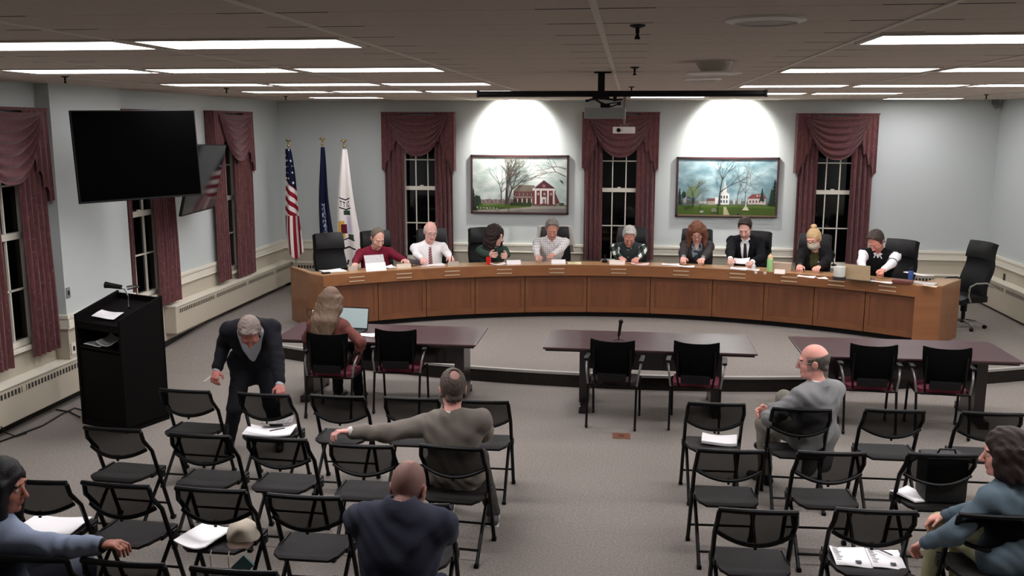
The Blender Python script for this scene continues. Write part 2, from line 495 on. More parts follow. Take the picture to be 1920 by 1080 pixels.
curtain('maroon curtain on the side wall nearest the camera, cut by the left frame edge', 'y', 7.92, 9.47, 3.32, XL, 1, 2.32, 2.30, 8.62, 8.98, .66, .68)
curtain('maroon side wall curtain mostly hidden behind the big television', 'y', 10.98, 12.34, 3.34, XL, 1, 2.4, 2.4, 11.12, 11.72, .70, .70)
curtain('maroon side wall curtain beside the tilted second television', 'y', 13.55, 15.05, 3.36, XL, 1, 2.6, 2.36, 14.0, 14.28, .72, .68)

# ------------------------------------------------------------------ wall convectors
def convector(label, axis, pos, sgn, a0, a1, z0, z1, depth=.17):
    root = empty('wall_heater')
    def B(mb, p, q, d0, d1, zb, zt, bev=0):
        if axis == 'x': mb.bx((p, pos+sgn*d0, zb), (q, pos+sgn*d1, zt), bev)
        else: mb.bx((pos+sgn*d0, p, zb), (pos+sgn*d1, q, zt), bev)
    B(c := MB(), a0, a1, .0, depth, z0, z1, .012); c.build('housing', M_CREAM, root)
    B(c := MB(), a0-.01, a1+.01, .0, depth+.012, z1, z1+.018, .004); c.build('top_cap', M_RAIL, root)
    g = MB(); n = int((a1-a0-.2)/.055)
    B(g, a0+.1, a0+.1+n*.055, depth-.002, depth+.003, z1-.10, z1-.045); g.mi = 1
    for i in range(n+1):
        p = a0+.1+i*.055; wd = .03 if i % 22 == 21 else .009
        B(g, p-wd, p+wd, depth-.002, depth+.006, z1-.102, z1-.043)
    g.build('grille', [mat('grille_shadow_brown', (46, 41, 36), .7), M_CREAM], root)
    tag(root, label, 'heater'); return root
convector('long cream wall heater along the side wall behind the lectern', 'y', XL, 1, 6.2, 11.0, .12, .50)
convector('long cream wall heater along the side wall leading to the flags', 'y', XL, 1, 12.0, YB-.02, .26, .64)
convector('cream wall heater on the back wall behind the flag stands', 'x', YB, -1, XL+.2, -4.45, .24, .62, .12)
convector('cream wall heater on the back wall right of the last curtain', 'x', YB, -1, 4.2, XR-.2, .24, .62, .12)
convector('long cream wall heater along the right wall behind the empty office chair', 'y', XR, -1, 8.0, YB-.15, .22, .66)

# light switch plates, outlets
def plate(label, p, axis, m, w_=.07, h_=.12, name='wall_switch', cat='switch'):
    root = empty(name, p)
    if axis == 'y':
        MB().bx((0, -w_/2, -h_/2), (.01, w_/2, h_/2), .003).build('cover_plate', m, root); MB().bx((.01, -w_/6, -h_/5), (.018, w_/6, h_/5)).build('toggle', M_DARKTRIM, root)
    else:
        MB().bx((-w_/2, -.01, -h_/2), (w_/2, 0, h_/2), .003).build('cover_plate', m, root); MB().bx((-w_/6, -.018, -h_/5), (w_/6, -.01, h_/5)).build('toggle', M_DARKTRIM, root)
    tag(root, label, cat)
plate('small grey switch plate on the pier above the chair rail', at(127, 549, X=XL+.16), 'y', mat('grey_plate', (120, 122, 122), .5))
plate('cream outlet plate on the pier below the chair rail', at(137, 653, X=XL+.16), 'y', M_RAIL, .08, .13, 'wall_outlet', 'outlet')
plate('small dark outlet plate under the chair rail by the far side window', at(471, 492, X=XL), 'y', M_DARKTRIM, .06, .12, 'wall_outlet', 'outlet')
o_ = at(1884, 520, X=XR); o_.x = XR-.018
plate('small dark outlet plate under the chair rail on the right wall', o_, 'y', M_DARKTRIM, .06, .12, 'wall_outlet', 'outlet')
fl = empty('floor_outlet', at(1165, 818, Z=0)); MB().bx((-.09, -.085, 0), (.09, .085, .006), .002).build('cover_plate', mat('brown_plate', (120, 78, 62), .5), fl)
MB().bx((-.03, -.03, .006), (.03, .03, .009)).build('lid', mat('brown_plate_dark', (96, 60, 48), .5), fl)
tag(fl, 'brown floor outlet cover set in the carpet of the aisle', 'outlet')

# ------------------------------------------------------------------ ceiling fittings
M_PANEL = mat('light_diffuser', (255, 255, 255), .5, emit=((1, .965, 1.0), FIX_EMIT))
PW = 1.22
def ceiling_light():
    r = empty('ceiling_light')
    f = MB(); w2, h2 = .545, .235
    for a, b in (((-w2-.025, -h2-.025), (w2+.025, -h2)), ((-w2-.025, h2), (w2+.025, h2+.025)), ((-w2-.025, -h2), (-w2, h2)), ((w2, -h2), (w2+.025, h2))):
        f.bx((*a, -.012), (*b, 0))
    f.build('frame', M_TBAR, r)
    d = MB(); d.bx((-w2, -h2, -.006), (w2, h2, -.001)); d.build('diffuser', M_PANEL, r)
    return r
cl0 = None
ROWN = ['nearest row', 'second row', 'third row', 'fourth row', 'farthest row']
lights = []
rows = [4.748, 7.397, 10.022, 12.35, 14.55]
rowl = [at(450, 72, Z=ZC).y+.24, at(560, 126, Z=ZC).y+.24, at(620, 155, Z=ZC).y+.24, at(645, 169.5, Z=ZC).y+.24, 14.6]
rowr = [at(1760, 62, Z=ZC).y+.24, at(1640, 126, Z=ZC).y+.24, at(1560, 158, Z=ZC).y+.24, at(1560, 173, Z=ZC).y+.24, 15.6]
for ri, Y in enumerate(rows):
    L_ = {0: [1, 2], 1: [1, 2, 3], 2: [1, 2, 3], 3: [1, 2, 3], 4: [3]}[ri]
    R_ = {0: [0, 1, 2], 1: [0, 1, 2, 3], 2: [0, 1, 2, 3], 3: [0, 1], 4: [-1.2, 2.0]}[ri]
    for k in L_: lights.append((-1.443-PW*(k-.5), rowl[ri], ri, 'left', k))
    for k in R_: lights.append((1.14+PW*(k+.5), rowr[ri] if k != -1.2 else 14.6, ri, 'right', k))
# positions read per fitting for the far rows
far = {(4, 'right', -1.2): .54, (4, 'right', 2.0): 4.55}
ordn = {}
for (x, y, ri, side, k) in lights:
    if (ri, side, k) in far: x = far[(ri, side, k)]
    if abs(x) > 5.6 and x > 0 and x+.6 > XR: continue
    if x-.6 < XL: continue
    key = (ri, side); ordn[key] = ordn.get(key, 0)+1
    pos = ['innermost of its row', 'second from the aisle', 'third from the aisle', 'fourth from the aisle'][ordn[key]-1]
    lab = 'ceiling light panel, %s %s of the aisle, %s' % (ROWN[ri], side, pos)
    if cl0 is None:
        cl0 = ceiling_light(); cl0.location = (x, y, ZC); tag(cl0, lab, 'ceiling light', 'ceiling light panels')
    else: dup(cl0, (x, y, ZC), 0, lab)
# row behind the camera that lights the near chairs
def disc(name, label, p, r, parts):
    o = empty(name, p)
    for nm_, prof, m in parts: MB().lathe(prof, n=32).build(nm_, m, o, smooth=True)
    return tag(o, label, 'ceiling fitting' if 'sprinkler' not in name else 'sprinkler')
M_GRILLE = mat('speaker_grille', (205, 198, 190), .6, var=(200, .1, (110, 105, 100)))
def speaker(p, r, label):
    disc('ceiling_speaker', label, p, r, [('rim', [(r, 0), (r, -.010), (r*.8, -.02), (r*.8, 0)], mat('pale_rim', (236, 232, 226), .5)), ('grille', [(0, -.016), (r*.78, -.014), (r*.78, -.001)], M_GRILLE)])
speaker((.55, 4.12, ZC), .165, 'round flush ceiling speaker nearest the camera')
speaker((.66, 9.1, ZC), .18, 'thin round ceiling speaker beyond the domed diffuser')
disc('air_diffuser', 'domed round air diffuser hanging from the ceiling between two sprinklers and the right lights', (.565, 6.75, ZC), .2,
     [('cone', [(.13, 0), (.115, -.03), (.07, -.09), (0, -.10)], M_TBAR), ('ring', [(.19, -.075), (.195, -.085), (.10, -.095), (.10, -.088)], mat('pale_rim', (236, 232, 226)))])
def sprinkler(p, label):
    o = empty('sprinkler_head', p)
    MB().lathe([(.035, 0), (.035, -.006), (.02, -.012), (.02, 0)], n=16).build('escutcheon', M_BLACK, o)
    MB().lathe([(.009, 0), (.009, -.035), (.006, -.04), (.013, -.058), (.013, -.062), (0, -.062)], n=12).build('nozzle', M_BLACK, o)
    tag(o, label, 'sprinkler')
for p, l in (((.02, 4.3, ZC), 'dark sprinkler head near the top of the frame beside the near speaker'), ((.02, 7.3, ZC), 'dark sprinkler head just beyond the projector pole'),
             ((0, 10.9, ZC), 'dark sprinkler head above the black screen bar'), ((-4.84, 10.9, ZC), 'small dark sprinkler head above the left television'),
             ((-5.25, 13.95, ZC), 'small dark sprinkler head in front of the flags'), ((-5.2, 8.2, ZC), 'small dark sprinkler head by the leftmost light of the second row'), ((4.9, 13.9, ZC), 'small dark sprinkler head beside the farthest right light')):
    sprinkler(p, l)
# recessed wall washers
for x, l in ((-2.02, 'recessed round downlight above the brick house painting'), (1.72, 'recessed round downlight above the white church painting')):
    o = empty('recessed_downlight', (x, YB-.52, ZC))
    MB().lathe([(.11, 0), (.11, -.008), (.085, -.008), (.085, 0)], n=24).build('rim', M_WHITE, o)
    MB().lathe([(0, -.003), (.083, -.003), (.083, -.001)], n=24).build('lamp', mat('downlight_lamp', (255, 250, 240), .5, emit=((1, .95, .88), 8)), o)
    tag(o, l, 'downlight')
for p, l in (((4.2, 13.6, ZC), 'unlit pale ring downlight right of the last lights'), ((5.3, 13.8, ZC), 'unlit pale ring downlight in the right corner of the ceiling')):
    o = empty('recessed_downlight', p); MB().lathe([(.16, 0), (.16, -.008), (.12, -.008), (.12, 0)], n=24).build('rim', M_WHITE, o); MB().lathe([(0, -.002), (.12, -.002), (.12, -.001)], n=24).build('lamp', M_TBAR, o); tag(o, l, 'downlight')
o = empty('security_camera', (XR-.12, YB-.12, ZC-.08)); MB().lathe([(0, 0), (.05, 0), (.05, -.03), (.035, -.06), (0, -.075)], n=16).build('dome', mat('grey_plate', (120, 122, 122)), o, smooth=True)
MB().bx((-.03, -.03, 0), (.03, .12, .08)).build('bracket', mat('grey_plate', (120, 122, 122)), o)
tag(o, 'small grey camera dome in the far right ceiling corner', 'camera')

# suspended screen housing, projector and its mount
sh = empty('projection_screen_housing', (-.1, 7.95, 3.405))
MB().tube([(-1.19, 0, 0), (1.19, 0, 0)], .026, 12).build('housing', M_BLACK, sh, smooth=True)
MB().bx((-1.2, -.032, -.03), (-1.185, .032, .03)).build('end_cap', M_BLACK, sh); MB().bx((1.185, -.032, -.03), (1.2, .032, .03)).build('end_cap', M_BLACK, sh)
tag(sh, 'long thin black screen housing hanging level below the ceiling', 'projection screen')
pj = empty('projector_mount', (-.25, 7.92, ZC))
MB().bx((-.06, -.04, -.012), (.08, .04, 0)).build('ceiling_plate', M_BLACK, pj)
MB().bx((-.028, -.025, -.17), (.028, .025, -.01)).build('pole', M_BLACK, pj)
MB().prism([(-.05, -.05), (.05, -.05), (.05, .05), (-.05, .05)], -.2, -.16).bx((-.07, -.05, -.225), (.07, .05, -.195)).build('bracket', M_BLACK, pj)
cb = MB()
cb.tube([(-.10, -.03, -.235), (-.06, -.03, -.215), (0, -.03, -.25), (.09, -.03, -.285), (.15, -.03, -.26), (.16, -.03, -.24)], .006, 6)
cb.tube([(-.1, -.02, -.23), (-.02, -.05, -.215), (.12, -.03, -.23), (.18, -.02, -.225)], .009, 6)
cb.tube([(-.06, -.04, -.22), (.02, -.05, -.27), (.1, -.04, -.255), (.16, -.03, -.25)], .005, 6)
cb.build('cables', M_BLACK, pj)
MB().box((.115, 0, -.215), (.03, .03, .05)).box((.15, 0, -.26), (.03, .03, .025)).box((-.115, 0, -.235), (.03, .02, .02)).build('clamp', M_BLACK, pj)
tag(pj, 'black projector mount with drooping cables on a short ceiling pole', 'projector mount')
p1 = empty('projector', (-.215, 7.98, 3.20)); 
MB().bx((-.17, -.13, .0), (.17, .13, .09), .01).build('housing', mat('grey_projector', (128, 128, 126), .5), p1); MB().box((0, 0, .105), (.08, .08, .035)).build('mount_plate', M_BLACK, p1)
tag(p1, 'grey boxy projector slung under the cables of the mount', 'projector')
p2p = at(1170, 244, Y=12.9); p2 = empty('projector', p2p)
MB().bx((-.15, -.12, -.045), (.15, .12, .045), .012).build('housing', mat('white_projector', (215, 205, 200), .4), p2, smooth=True)
MB().lathe([(.028, 0), (.028, .012), (.02, .012), (.02, .004), (0, .004)], (-.072, -.12, 0), 20, Matrix.Rotation(math.pi/2, 3, 'X')).build('lens', M_BLACK, p2)
MB().tube([(0, 0, .045), (0, 0, ZC-p2p.z)], .018, 10).bx((-.06, -.06, .06), (-.02, .06, .075)).bx((.02, -.06, .06), (.06, .06, .075)).build('pole', mat('dull_pink_pole', (110, 90, 88), .5), p2)
tag(p2, 'small white projector with round lens hanging before the middle curtain', 'projector')
# ------------------------------------------------------------------ curved council desk
M_FASCIA = wood_mat('oak_fascia', (142, 93, 55), (127, 80, 46), .4, axis=0, scale=5)
M_PANELW = wood_mat('oak_panel', (116, 68, 38), (94, 53, 29), .45, axis=2, scale=8)
M_RAILW = wood_mat('oak_rail', (118, 72, 40), (104, 62, 34), .42, axis=0, scale=6)
M_TOP = wood_mat('oak_counter', (186, 146, 104), (170, 130, 90), .3, axis=0, scale=5)
DZT = 1.02; R0 = 6.74
def pol(r, th, z): return Vector((CX+r*math.sin(th), CY+r*math.cos(th), z))
TH0, TH1 = math.atan2(-4.42, 12.86-CY), math.atan2(4.02, 13.13-CY)
# joints between front panels read from the photograph
jx = [(606, 612), (710, 601), (800, 592), (891, 587), (984, 586), (1100, 586), (1218, 588), (1334, 592), (1430, 600), (1523, 610), (1618, 622), (1713, 633)]
jt = []
for p in jx:
    q = at_r(p[0], p[1], R0); jt.append(math.atan2(q.x-CX, q.y-CY))
TH0, TH1 = jt[0], jt[-1]
desk = empty('council_desk', (CX, CY, 0))
def arc_solid(mb, r0, r1, z0, z1, t0, t1, n=None):
    n = n or max(1, int((t1-t0)/.03))
    pts = [t0+(t1-t0)*i/n for i in range(n+1)]
    V = [[mb.bm.verts.new(pol(r, t, z)-Vector((CX, CY, 0))) for (r, z) in ((r0, z0), (r1, z0), (r1, z1), (r0, z1))] for t in pts]
    for a, b in zip(V, V[1:]):
        for k in range(4): mb._f([a[k], a[(k+1) % 4], b[(k+1) % 4], b[k]])
    mb._f(V[0][::-1]); mb._f(V[-1]); return mb
arc_solid(MB(), R0-.045, R0+.34, DZT-.035, DZT, TH0, TH1, 44).build('countertop', M_TOP, desk)
arc_solid(MB(), R0+.34, R0+.70, DZT-.12, DZT-.09, TH0, TH1, 44).build('work_surface', M_TOP, desk)
arc_solid(MB(), R0+.32, R0+.34, DZT-.12, DZT-.03, TH0, TH1, 44).build('ledge_back', M_FASCIA, desk)
arc_solid(MB(), R0-.075, R0-.02, DZT-.165, DZT-.002, TH0, TH1, 44).build('fascia', M_FASCIA, desk)
arc_solid(MB(), R0+.03, R0+.06, PZ+.1, DZT-.16, TH0, TH1, 44).build('carcass', M_PANELW, desk)
arc_solid(MB(), R0+.09, R0+.12, PZ, PZ+.1, TH0, TH1, 44).build('toe_kick', M_BLACK, desk)
for a, b in zip(jt, jt[1:]):
    g = .006/R0; p = MB()
    e = .055/R0
    arc_solid(p, R0, R0+.035, PZ+.085, PZ+.175, a+g, b-g)            # bottom rail
    arc_solid(p, R0, R0+.035, DZT-.235, DZT-.165, a+g, b-g)          # top rail
    arc_solid(p, R0, R0+.035, PZ+.175, DZT-.235, a+g, a+g+e); arc_solid(p, R0, R0+.035, PZ+.175, DZT-.235, b-g-e, b-g)
    fr = p.build('front_panel', M_RAILW, desk)
    p = MB(); arc_solid(p, R0+.012, R0+.03, PZ+.175, DZT-.235, a+g+e, b-g-e); p.build('inset', M_PANELW, fr)
# end cabinets, squarer to the room
for s, (fx, fy), t in ((-1, (576, 561), TH0), (1, (1764, 633), TH1)):
    a = pol(R0-.075, t, 0)-Vector((CX, CY, 0))
    tx = at(578 if s < 0 else 1767, 511 if s < 0 else 536, Z=DZT); b = Vector((tx.x-CX, tx.y-CY, 0))
    back = pol(R0+.72, t, 0)-Vector((CX, CY, 0)); d = (back-a)
    e = b+d*.95
    mb = MB(); mb.prism([(a.x, a.y), (b.x, b.y), (e.x, e.y), (back.x, back.y)][::s], PZ+.0, DZT-.012)
    mb.build('end_cabinet', M_FASCIA, desk)
    mb = MB(); mb.prism([(a.x, a.y), (b.x, b.y), (e.x, e.y), (back.x, back.y)][::s], DZT-.012, DZT+.001); mb.build('end_top', M_TOP, desk)
tag(desk, 'long curved oak council desk with eleven inset front panels', 'desk')
# paired metal sign rails on the fascia
plx = [(669, 518), (758, 512), (848, 508), (946, 505), (1044, 503), (1160, 505), (1277, 508), (1383, 514), (1480, 521), (1568, 529), (1664, 539)]
who = ['nearest the left end of the desk', 'below the man in maroon', 'below the man in a white shirt and tie', 'below the curly haired woman', 'below the man in the checked shirt', 'below the man in the grey vest',
       'below the woman with long brown hair', 'below the man in the black suit', 'below the masked woman', 'below the white cup, left of the open laptop', 'nearest the right end of the desk']
M_SIGNR = mat('brushed_sign_rail', (205, 180, 150), .4, .5)
for (x, y), l in zip(plx, who):
    q = at_r(x, y, R0-.08); t = math.atan2(q.x-CX, q.y-CY)
    r = empty('name_sign_holder', pol(R0-.076, t, DZT-.085), -t)
    for z in (.026, -.034):
        MB().box((0, -.006, z), (.235, .012, .017), bevel=.003).build('rail', M_SIGNR, r)
    MB().box((0, -.002, -.004), (.22, .004, .05)).build('backing', M_FASCIA, r)
    tag(r, 'name sign rails on the desk front '+l, 'sign holder')

# ------------------------------------------------------------------ presenter tables
M_CHERRY = wood_mat('dark_cherry', (70, 42, 45), (58, 33, 37), .36, axis=0, scale=3, coat=.12)
M_CHERRYD = wood_mat('dark_cherry_legs', (26, 14, 16), (20, 9, 11), .35, axis=2, scale=4)
def table(label, cx, w_=2.27, y0=9.83, y1=10.76, legs=(-.8, .8)):
    r = empty('meeting_table', (cx, (y0+y1)/2, 0)); h = .76; d = y1-y0
    mb = MB(); mb.box((0, 0, h-.011), (w_, d, .022), bevel=.008); mb.build('tabletop', M_CHERRY, r)
    mb = MB(); mb.box((0, 0, h-.034), (w_-.05, d-.05, .026), bevel=.008); mb.build('edge_moulding', M_CHERRYD, r)
    for x in legs:
        mb = MB(); mb.box((x, 0, .40), (.11, .42, .65)); mb.box((x, 0, .055), (.09, d*.86, .06), bevel=.012)
        for y in (-d*.38, d*.38): mb.box((x, y, .02), (.10, .06, .04))
        mb.build('leg', M_CHERRYD, r)
    mb = MB(); mb.box((0, .08, .55), (legs[1]-legs[0], .02, .30)); mb.build('modesty_panel', M_CHERRYD, r)
    tag(r, label, 'table'); return r
table('dark cherry meeting table on the left, with the laptop on it', -2.80, 2.32, legs=(-.85, .93))
table('dark cherry meeting table in the middle, with the small microphone stand', .25, 2.29, legs=(-.70, .75))
table('dark cherry meeting table on the right, behind the bald man in grey', 2.96, 2.2, legs=(-.72, .80))

# ------------------------------------------------------------------ folding chairs
M_SEAT = mat('charcoal_vinyl_seat', (28, 26, 25), .65, spec=.18, bump=(180, .15))
M_NET = mat('black_chair_mesh', (16, 15, 14), .8, spec=.03, alpha=.64)
M_FRAME = mat('black_chair_frame', (6, 6, 6), .42, spec=.2)
M_TIP = mat('grey_plastic_tip', (70, 68, 68), .5)
def folding_chair(name='folding_chair', solid=False):
    r = empty(name); W = .235; H = .865
    for s in (-1, 1):
        # back upright running down to the front foot
        m = MB(); m.tube([(s*W*.97, .0, H-.02), (s*W, .015, H-.09), (s*W, .12, .66), (s*W, .36, .012)], .0155, 8); m.build('upright', M_FRAME, r, smooth=True)
        m = MB(); m.tube([(s*(W-.03), .33, .45), (s*(W-.03), .12, .25), (s*(W-.03), -.10, .012)], .014, 8); m.build('leg', M_FRAME, r, smooth=True)
        m = MB(); m.box((s*(W-.012), .21, .455), (.02, .20, .035), bevel=.006); m.box((s*(W+.006), .245, .43), (.018, .05, .06), bevel=.006); m.build('bracket', M_FRAME, r)
        MB().box((s*W, .362, .014), (.034, .04, .028), bevel=.006).build('foot_cap', M_FRAME, r)
        MB().box((s*(W-.03), -.104, .014), (.034, .04, .028), bevel=.006).build('foot_cap', M_FRAME, r)
        MB().ball((s*W*.95, .0, H-.012), .015, 8).build('corner_joint', M_TIP, r)
    m = MB(); m.tube([(-(W), .305, .155), (W, .305, .155)], .009, 6); m.build('crossbar', M_FRAME, r)
    m = MB(); m.tube([(-(W-.03), -.035, .10), (W-.03, -.035, .10)], .009, 6); m.build('crossbar', M_FRAME, r)
    # seat
    def f(u, v):
        x = (u-.5)*2; y = v
        wd = .205+.018*math.sin(v*math.pi)
        rr = .06
        cx_ = wd*x
        yy = -.065+.43*v
        if v < .14: cx_ *= 1-.22*(1-v/.14)**2
        if v > .86: cx_ *= 1-.2*((v-.86)/.14)**2
        z = .468-.012*math.cos(v*math.pi)*-1-.010*(1-x*x)*math.sin(v*math.pi)+.006*math.sin(v*9)*.6
        if v < .06: z -= .012*(1-v/.06)
        if v > .94: z -= .018*((v-.94)/.06)
        return (cx_, yy, z)
    m = MB(); m.grid(f, 14, 18, .022); m.build('seat', M_SEAT, r, smooth=True)
    # back: rails and net
    def top(x): return (x*W, -.012-.018*(1-x*x), H-.004+.0*x)
    def low(x): return (x*W*.99, .075-.045*(1-x*x)-.02, .690-.062*(1-x*x))
    m = MB(); m.tube([top(-1+i/6) for i in range(13)], .0165, 8); m.build('top_rail', M_FRAME, r, smooth=True)
    m = MB(); m.tube([low(-1+i/6) for i in range(13)], .0145, 8); m.build('lower_rail', M_FRAME, r, smooth=True)
    m = MB(); m.box((0, .03, .617), (.018, .012, .05), bevel=.003); m.build('grab_tab', M_FRAME, r)
    def g(u, v):
        x = -1+2*u; a = Vector(top(x)); b = Vector(low(x)); return a.lerp(b, v)+Vector((0, -.004*math.sin(v*math.pi), 0))
    m = MB(); m.grid(g, 12, 5, .002); m.build('mesh_back', M_NET if not solid else M_BLACK, r, smooth=True)
    return r
fc0 = folding_chair()
FC = {}
LEFTB = 'folding chairs left of the aisle'; RIGHTB = 'folding chairs right of the aisle'
fc_list = [
 ('A1', (297, 728), (398, 735), 'empty black folding chair at the right foot of the tall black lectern', 0),
 ('A2', (443, 735), (548, 742), 'black folding chair with a folded newspaper and papers under the bending man', 0),
 ('A3', (578, 740), (690, 745), 'empty black folding chair right behind the woman in the rust blouse at the table', 0),
 ('A4', (715, 745), (830, 748), 'black folding chair just left of the grey jacketed man\'s head', 0),
 ('A5', (850, 750), (955, 753), 'black folding chair by the aisle, behind the grey jacketed man\'s right shoulder', 0),
 ('B1', (155, 798), (270, 808), 'empty black folding chair standing in front of the tall black lectern', 0),
 ('B2', (315, 812), (437, 818), 'empty black folding chair with the bending man\'s legs seen behind its back', 0),
 ('B3', (460, 817), (580, 825), 'empty black folding chair in front of the chair with the newspaper', 0),
 ('B4', (617, 832), (740, 836), 'empty black folding chair on whose back the grey jacketed man lays his hand', 0),
 ('B5', (768, 837), (925, 837), 'black folding chair the man in the grey jacket sits on', 0),
 ('C0', (5, 897), (122, 903), 'black folding chair with white papers beside the dark haired woman', 0),
 ('C1', (150, 900), (287, 913), 'empty black folding chair just above the pointing hand of the woman in blue grey', 0),
 ('C2', (328, 912), (465, 920), 'black folding chair holding a white booklet and a pale cap', 0),
 ('C3', (497, 925), (645, 932), 'empty black folding chair left of the man in the navy suit', 0),
 ('C4', (690, 940), (855, 946), 'empty black folding chair half hidden beyond the shoulders of the man in navy', 0),
 ('D3', (620, 1082), (800, 1090), 'black folding chair under the man in the navy suit, cut by the lower frame edge', 0),
 ('D0', (-20, 1040), (120, 1046), 'black folding chair the dark haired woman sits on', 0),
 ('D1', (160, 1046), (305, 1058), 'black folding chair at the lower frame edge below the pointing hand', 0),
 ('D2', (360, 1062), (520, 1072), 'black folding chair at the lower frame edge below the pale cap', 0),
 ('RA1', (1283, 755), (1403, 757), 'black folding chair with a thick stack of white papers, front row right of the aisle', 1),
 ('RA2', (1443, 764), (1563, 769), 'black folding chair the bald man in the grey suit sits on', 1),
 ('RA3', (1617, 767), (1738, 770), 'empty black folding chair right of the bald man in the grey suit', 1),
 ('RA4', (1800, 772), (1920, 776), 'empty black folding chair at the right frame edge above the woman in blue', 1),
 ('RB1', (1300, 843), (1440, 844), 'empty black folding chair directly behind the chair with the thick paper stack', 1),
 ('RB2', (1490, 847), (1628, 848), 'empty black folding chair directly behind the bald man in grey', 1),
 ('RB3', (1697, 850), (1835, 852), 'black folding chair with a black bag and a folded paper on it', 1),
 ('RC1', (1340, 953), (1503, 958), 'empty black folding chair left of the one with two printed sheets', 1),
 ('RC2', (1562, 953), (1723, 958), 'black folding chair with two printed sheets side by side', 1),
 ('RC3', (1790, 962), (1960, 968), 'black folding chair the woman in the blue jacket sits on', 1),
]
first = True
for k, a, b, lab, side in fc_list:
    P, Q = at(*a, Z=.865), at(*b, Z=.865); c = (P+Q)/2
    yaw = math.atan2(Q.y-P.y, Q.x-P.x)*.45
    if k == 'B5': yaw = math.radians(-4)
    g = RIGHTB if side else LEFTB
    loc = (c.x, c.y, 0)
    if first: fc0.location = loc; fc0.rotation_euler = (0, 0, yaw); tag(fc0, lab, 'chair', g); o = fc0; first = False
    else: o = dup(fc0, loc, yaw, lab, g)
    FC[k] = (Vector(loc), yaw, o)
def on_chair(k, x, y, z=.478):
    L, yw, _ = FC[k]; c, s = math.cos(yw), math.sin(yw)
    return Vector((L.x+c*x-s*y, L.y+s*x+c*y, z)), yw

# ------------------------------------------------------------------ meeting room arm chairs
M_RED = mat('crimson_seat_fabric', (96, 22, 44), .85, bump=(120, .2))
M_RED_SHADED = mat('shaded_seat_fabric', (34, 14, 20), .85)  # crimson fabric with the seat's shade put into a darker colour
def arm_chair():
    r = empty('meeting_chair'); W = .255
    for s in (-1, 1):
        MB().tube([(s*W, .02, .46), (s*W, -.06, .05)], .013, 8).build('leg', M_FRAME, r, smooth=True)
        MB().tube([(s*W, .42, .46), (s*W, .47, .05)], .013, 8).build('leg', M_FRAME, r, smooth=True)
        for y in (-.06, .47):
            c = MB(); c.lathe([(.024, -.012), (.028, 0), (.024, .012)], (s*W, y, .028), 14, Matrix.Rotation(math.pi/2, 3, 'Y')); c.box((s*W, y, .05), (.022, .035, .03), bevel=.006); c.build('caster', M_BLACK, r, smooth=True)
        a = MB(); a.tube([(s*W, .02, .46), (s*(W+.02), .03, .60), (s*(W+.035), .10, .685), (s*(W+.035), .17, .70)], .012, 8)
        ar = a.build('arm_post', mat('grey_arm_metal', (120, 118, 116), .35, .6), r, smooth=True)
        MB().box((s*(W+.035), .20, .712), (.05, .27, .026), bevel=.01).build('arm_pad', M_BLACK, ar, smooth=True)
        MB().tube([(s*W, .02, .455), (s*W, .42, .455)], .012, 8).build('side_rail', M_FRAME, r)
        MB().tube([(s*.17, .03, .45), (s*.19, -.02, .58), (s*.19, -.045, .86)], .012, 8).build('back_post', M_FRAME, r)
    MB().tube([(-W, .02, .455), (W, .02, .455)], .012, 8).build('rear_rail', M_FRAME, r)
    m = MB(); m.grid(lambda u, v: ((u-.5)*.48*(1-.12*abs(2*v-1)**4), .015+.44*v, .50+.02*math.sin(math.pi*u)*math.sin(math.pi*v)-.02*max(0, v-.8)/.2), 14, 14, .06)
    m.build('seat', M_RED, r, smooth=True)
    def f(u, v):
        x = 2*u-1
        z = .555+.385*v + (.018*abs(x)**3 if v > .9 else .016*abs(x)**3*v)
        wd = .215+.02*math.sin(v*2.2)-.035*(1-v)**2
        return (x*wd, -.02-.045*math.sin(v*math.pi*.8)+.05*x*x-.035*v+.02, z)
    m = MB(); m.grid(f, 16, 14, .028); m.build('backrest', mat('black_knit_back', (4, 4, 4), .85, spec=.08), r, smooth=True)
    m = MB(); m.box((0, -.045, .56), (.30, .03, .09), bevel=.012); m.build('lumbar_support', M_BLACK, r)
    return r
ac0 = arm_chair(); MC = {}
mc_list = [('M1', (567, 628), (655, 632), 'black backed meeting chair the woman in the rust blouse sits on', -.03),
 ('M2', (700, 622), (780, 624), 'empty black backed meeting chair right of the woman in the rust blouse', .02),
 ('M3', (1108, 641), (1190, 646), 'empty black backed meeting chair behind the microphone stand on the middle table', -.1),
 ('M4', (1265, 645), (1350, 650), 'empty meeting chair with crimson seat at the right half of the middle table', -.1),
 ('M5', (1598, 650), (1685, 654), 'empty meeting chair with crimson seat at the right table, nearer the bald man', -.06),
 ('M6', (1735, 655), (1825, 660), 'empty meeting chair with crimson seat at the right table, nearest the right wall', -.08)]
for i, (k, a, b, lab, yw) in enumerate(mc_list):
    P, Q = at(*a, Z=.93), at(*b, Z=.93); c = (P+Q)/2; loc = (c.x, c.y+.06, 0)
    if i == 0: o = ac0; o.location = loc; o.rotation_euler = (0, 0, yw); tag(o, lab, 'chair', 'meeting chairs at the three tables')
    else: o = dup(ac0, loc, yw, lab)
    MC[k] = (Vector(loc), yw, o)
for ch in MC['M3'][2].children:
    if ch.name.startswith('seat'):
        ch.data = ch.data.copy(); ch.data.materials[0] = M_RED_SHADED; ch['label'] = 'dark shaded maroon seat'

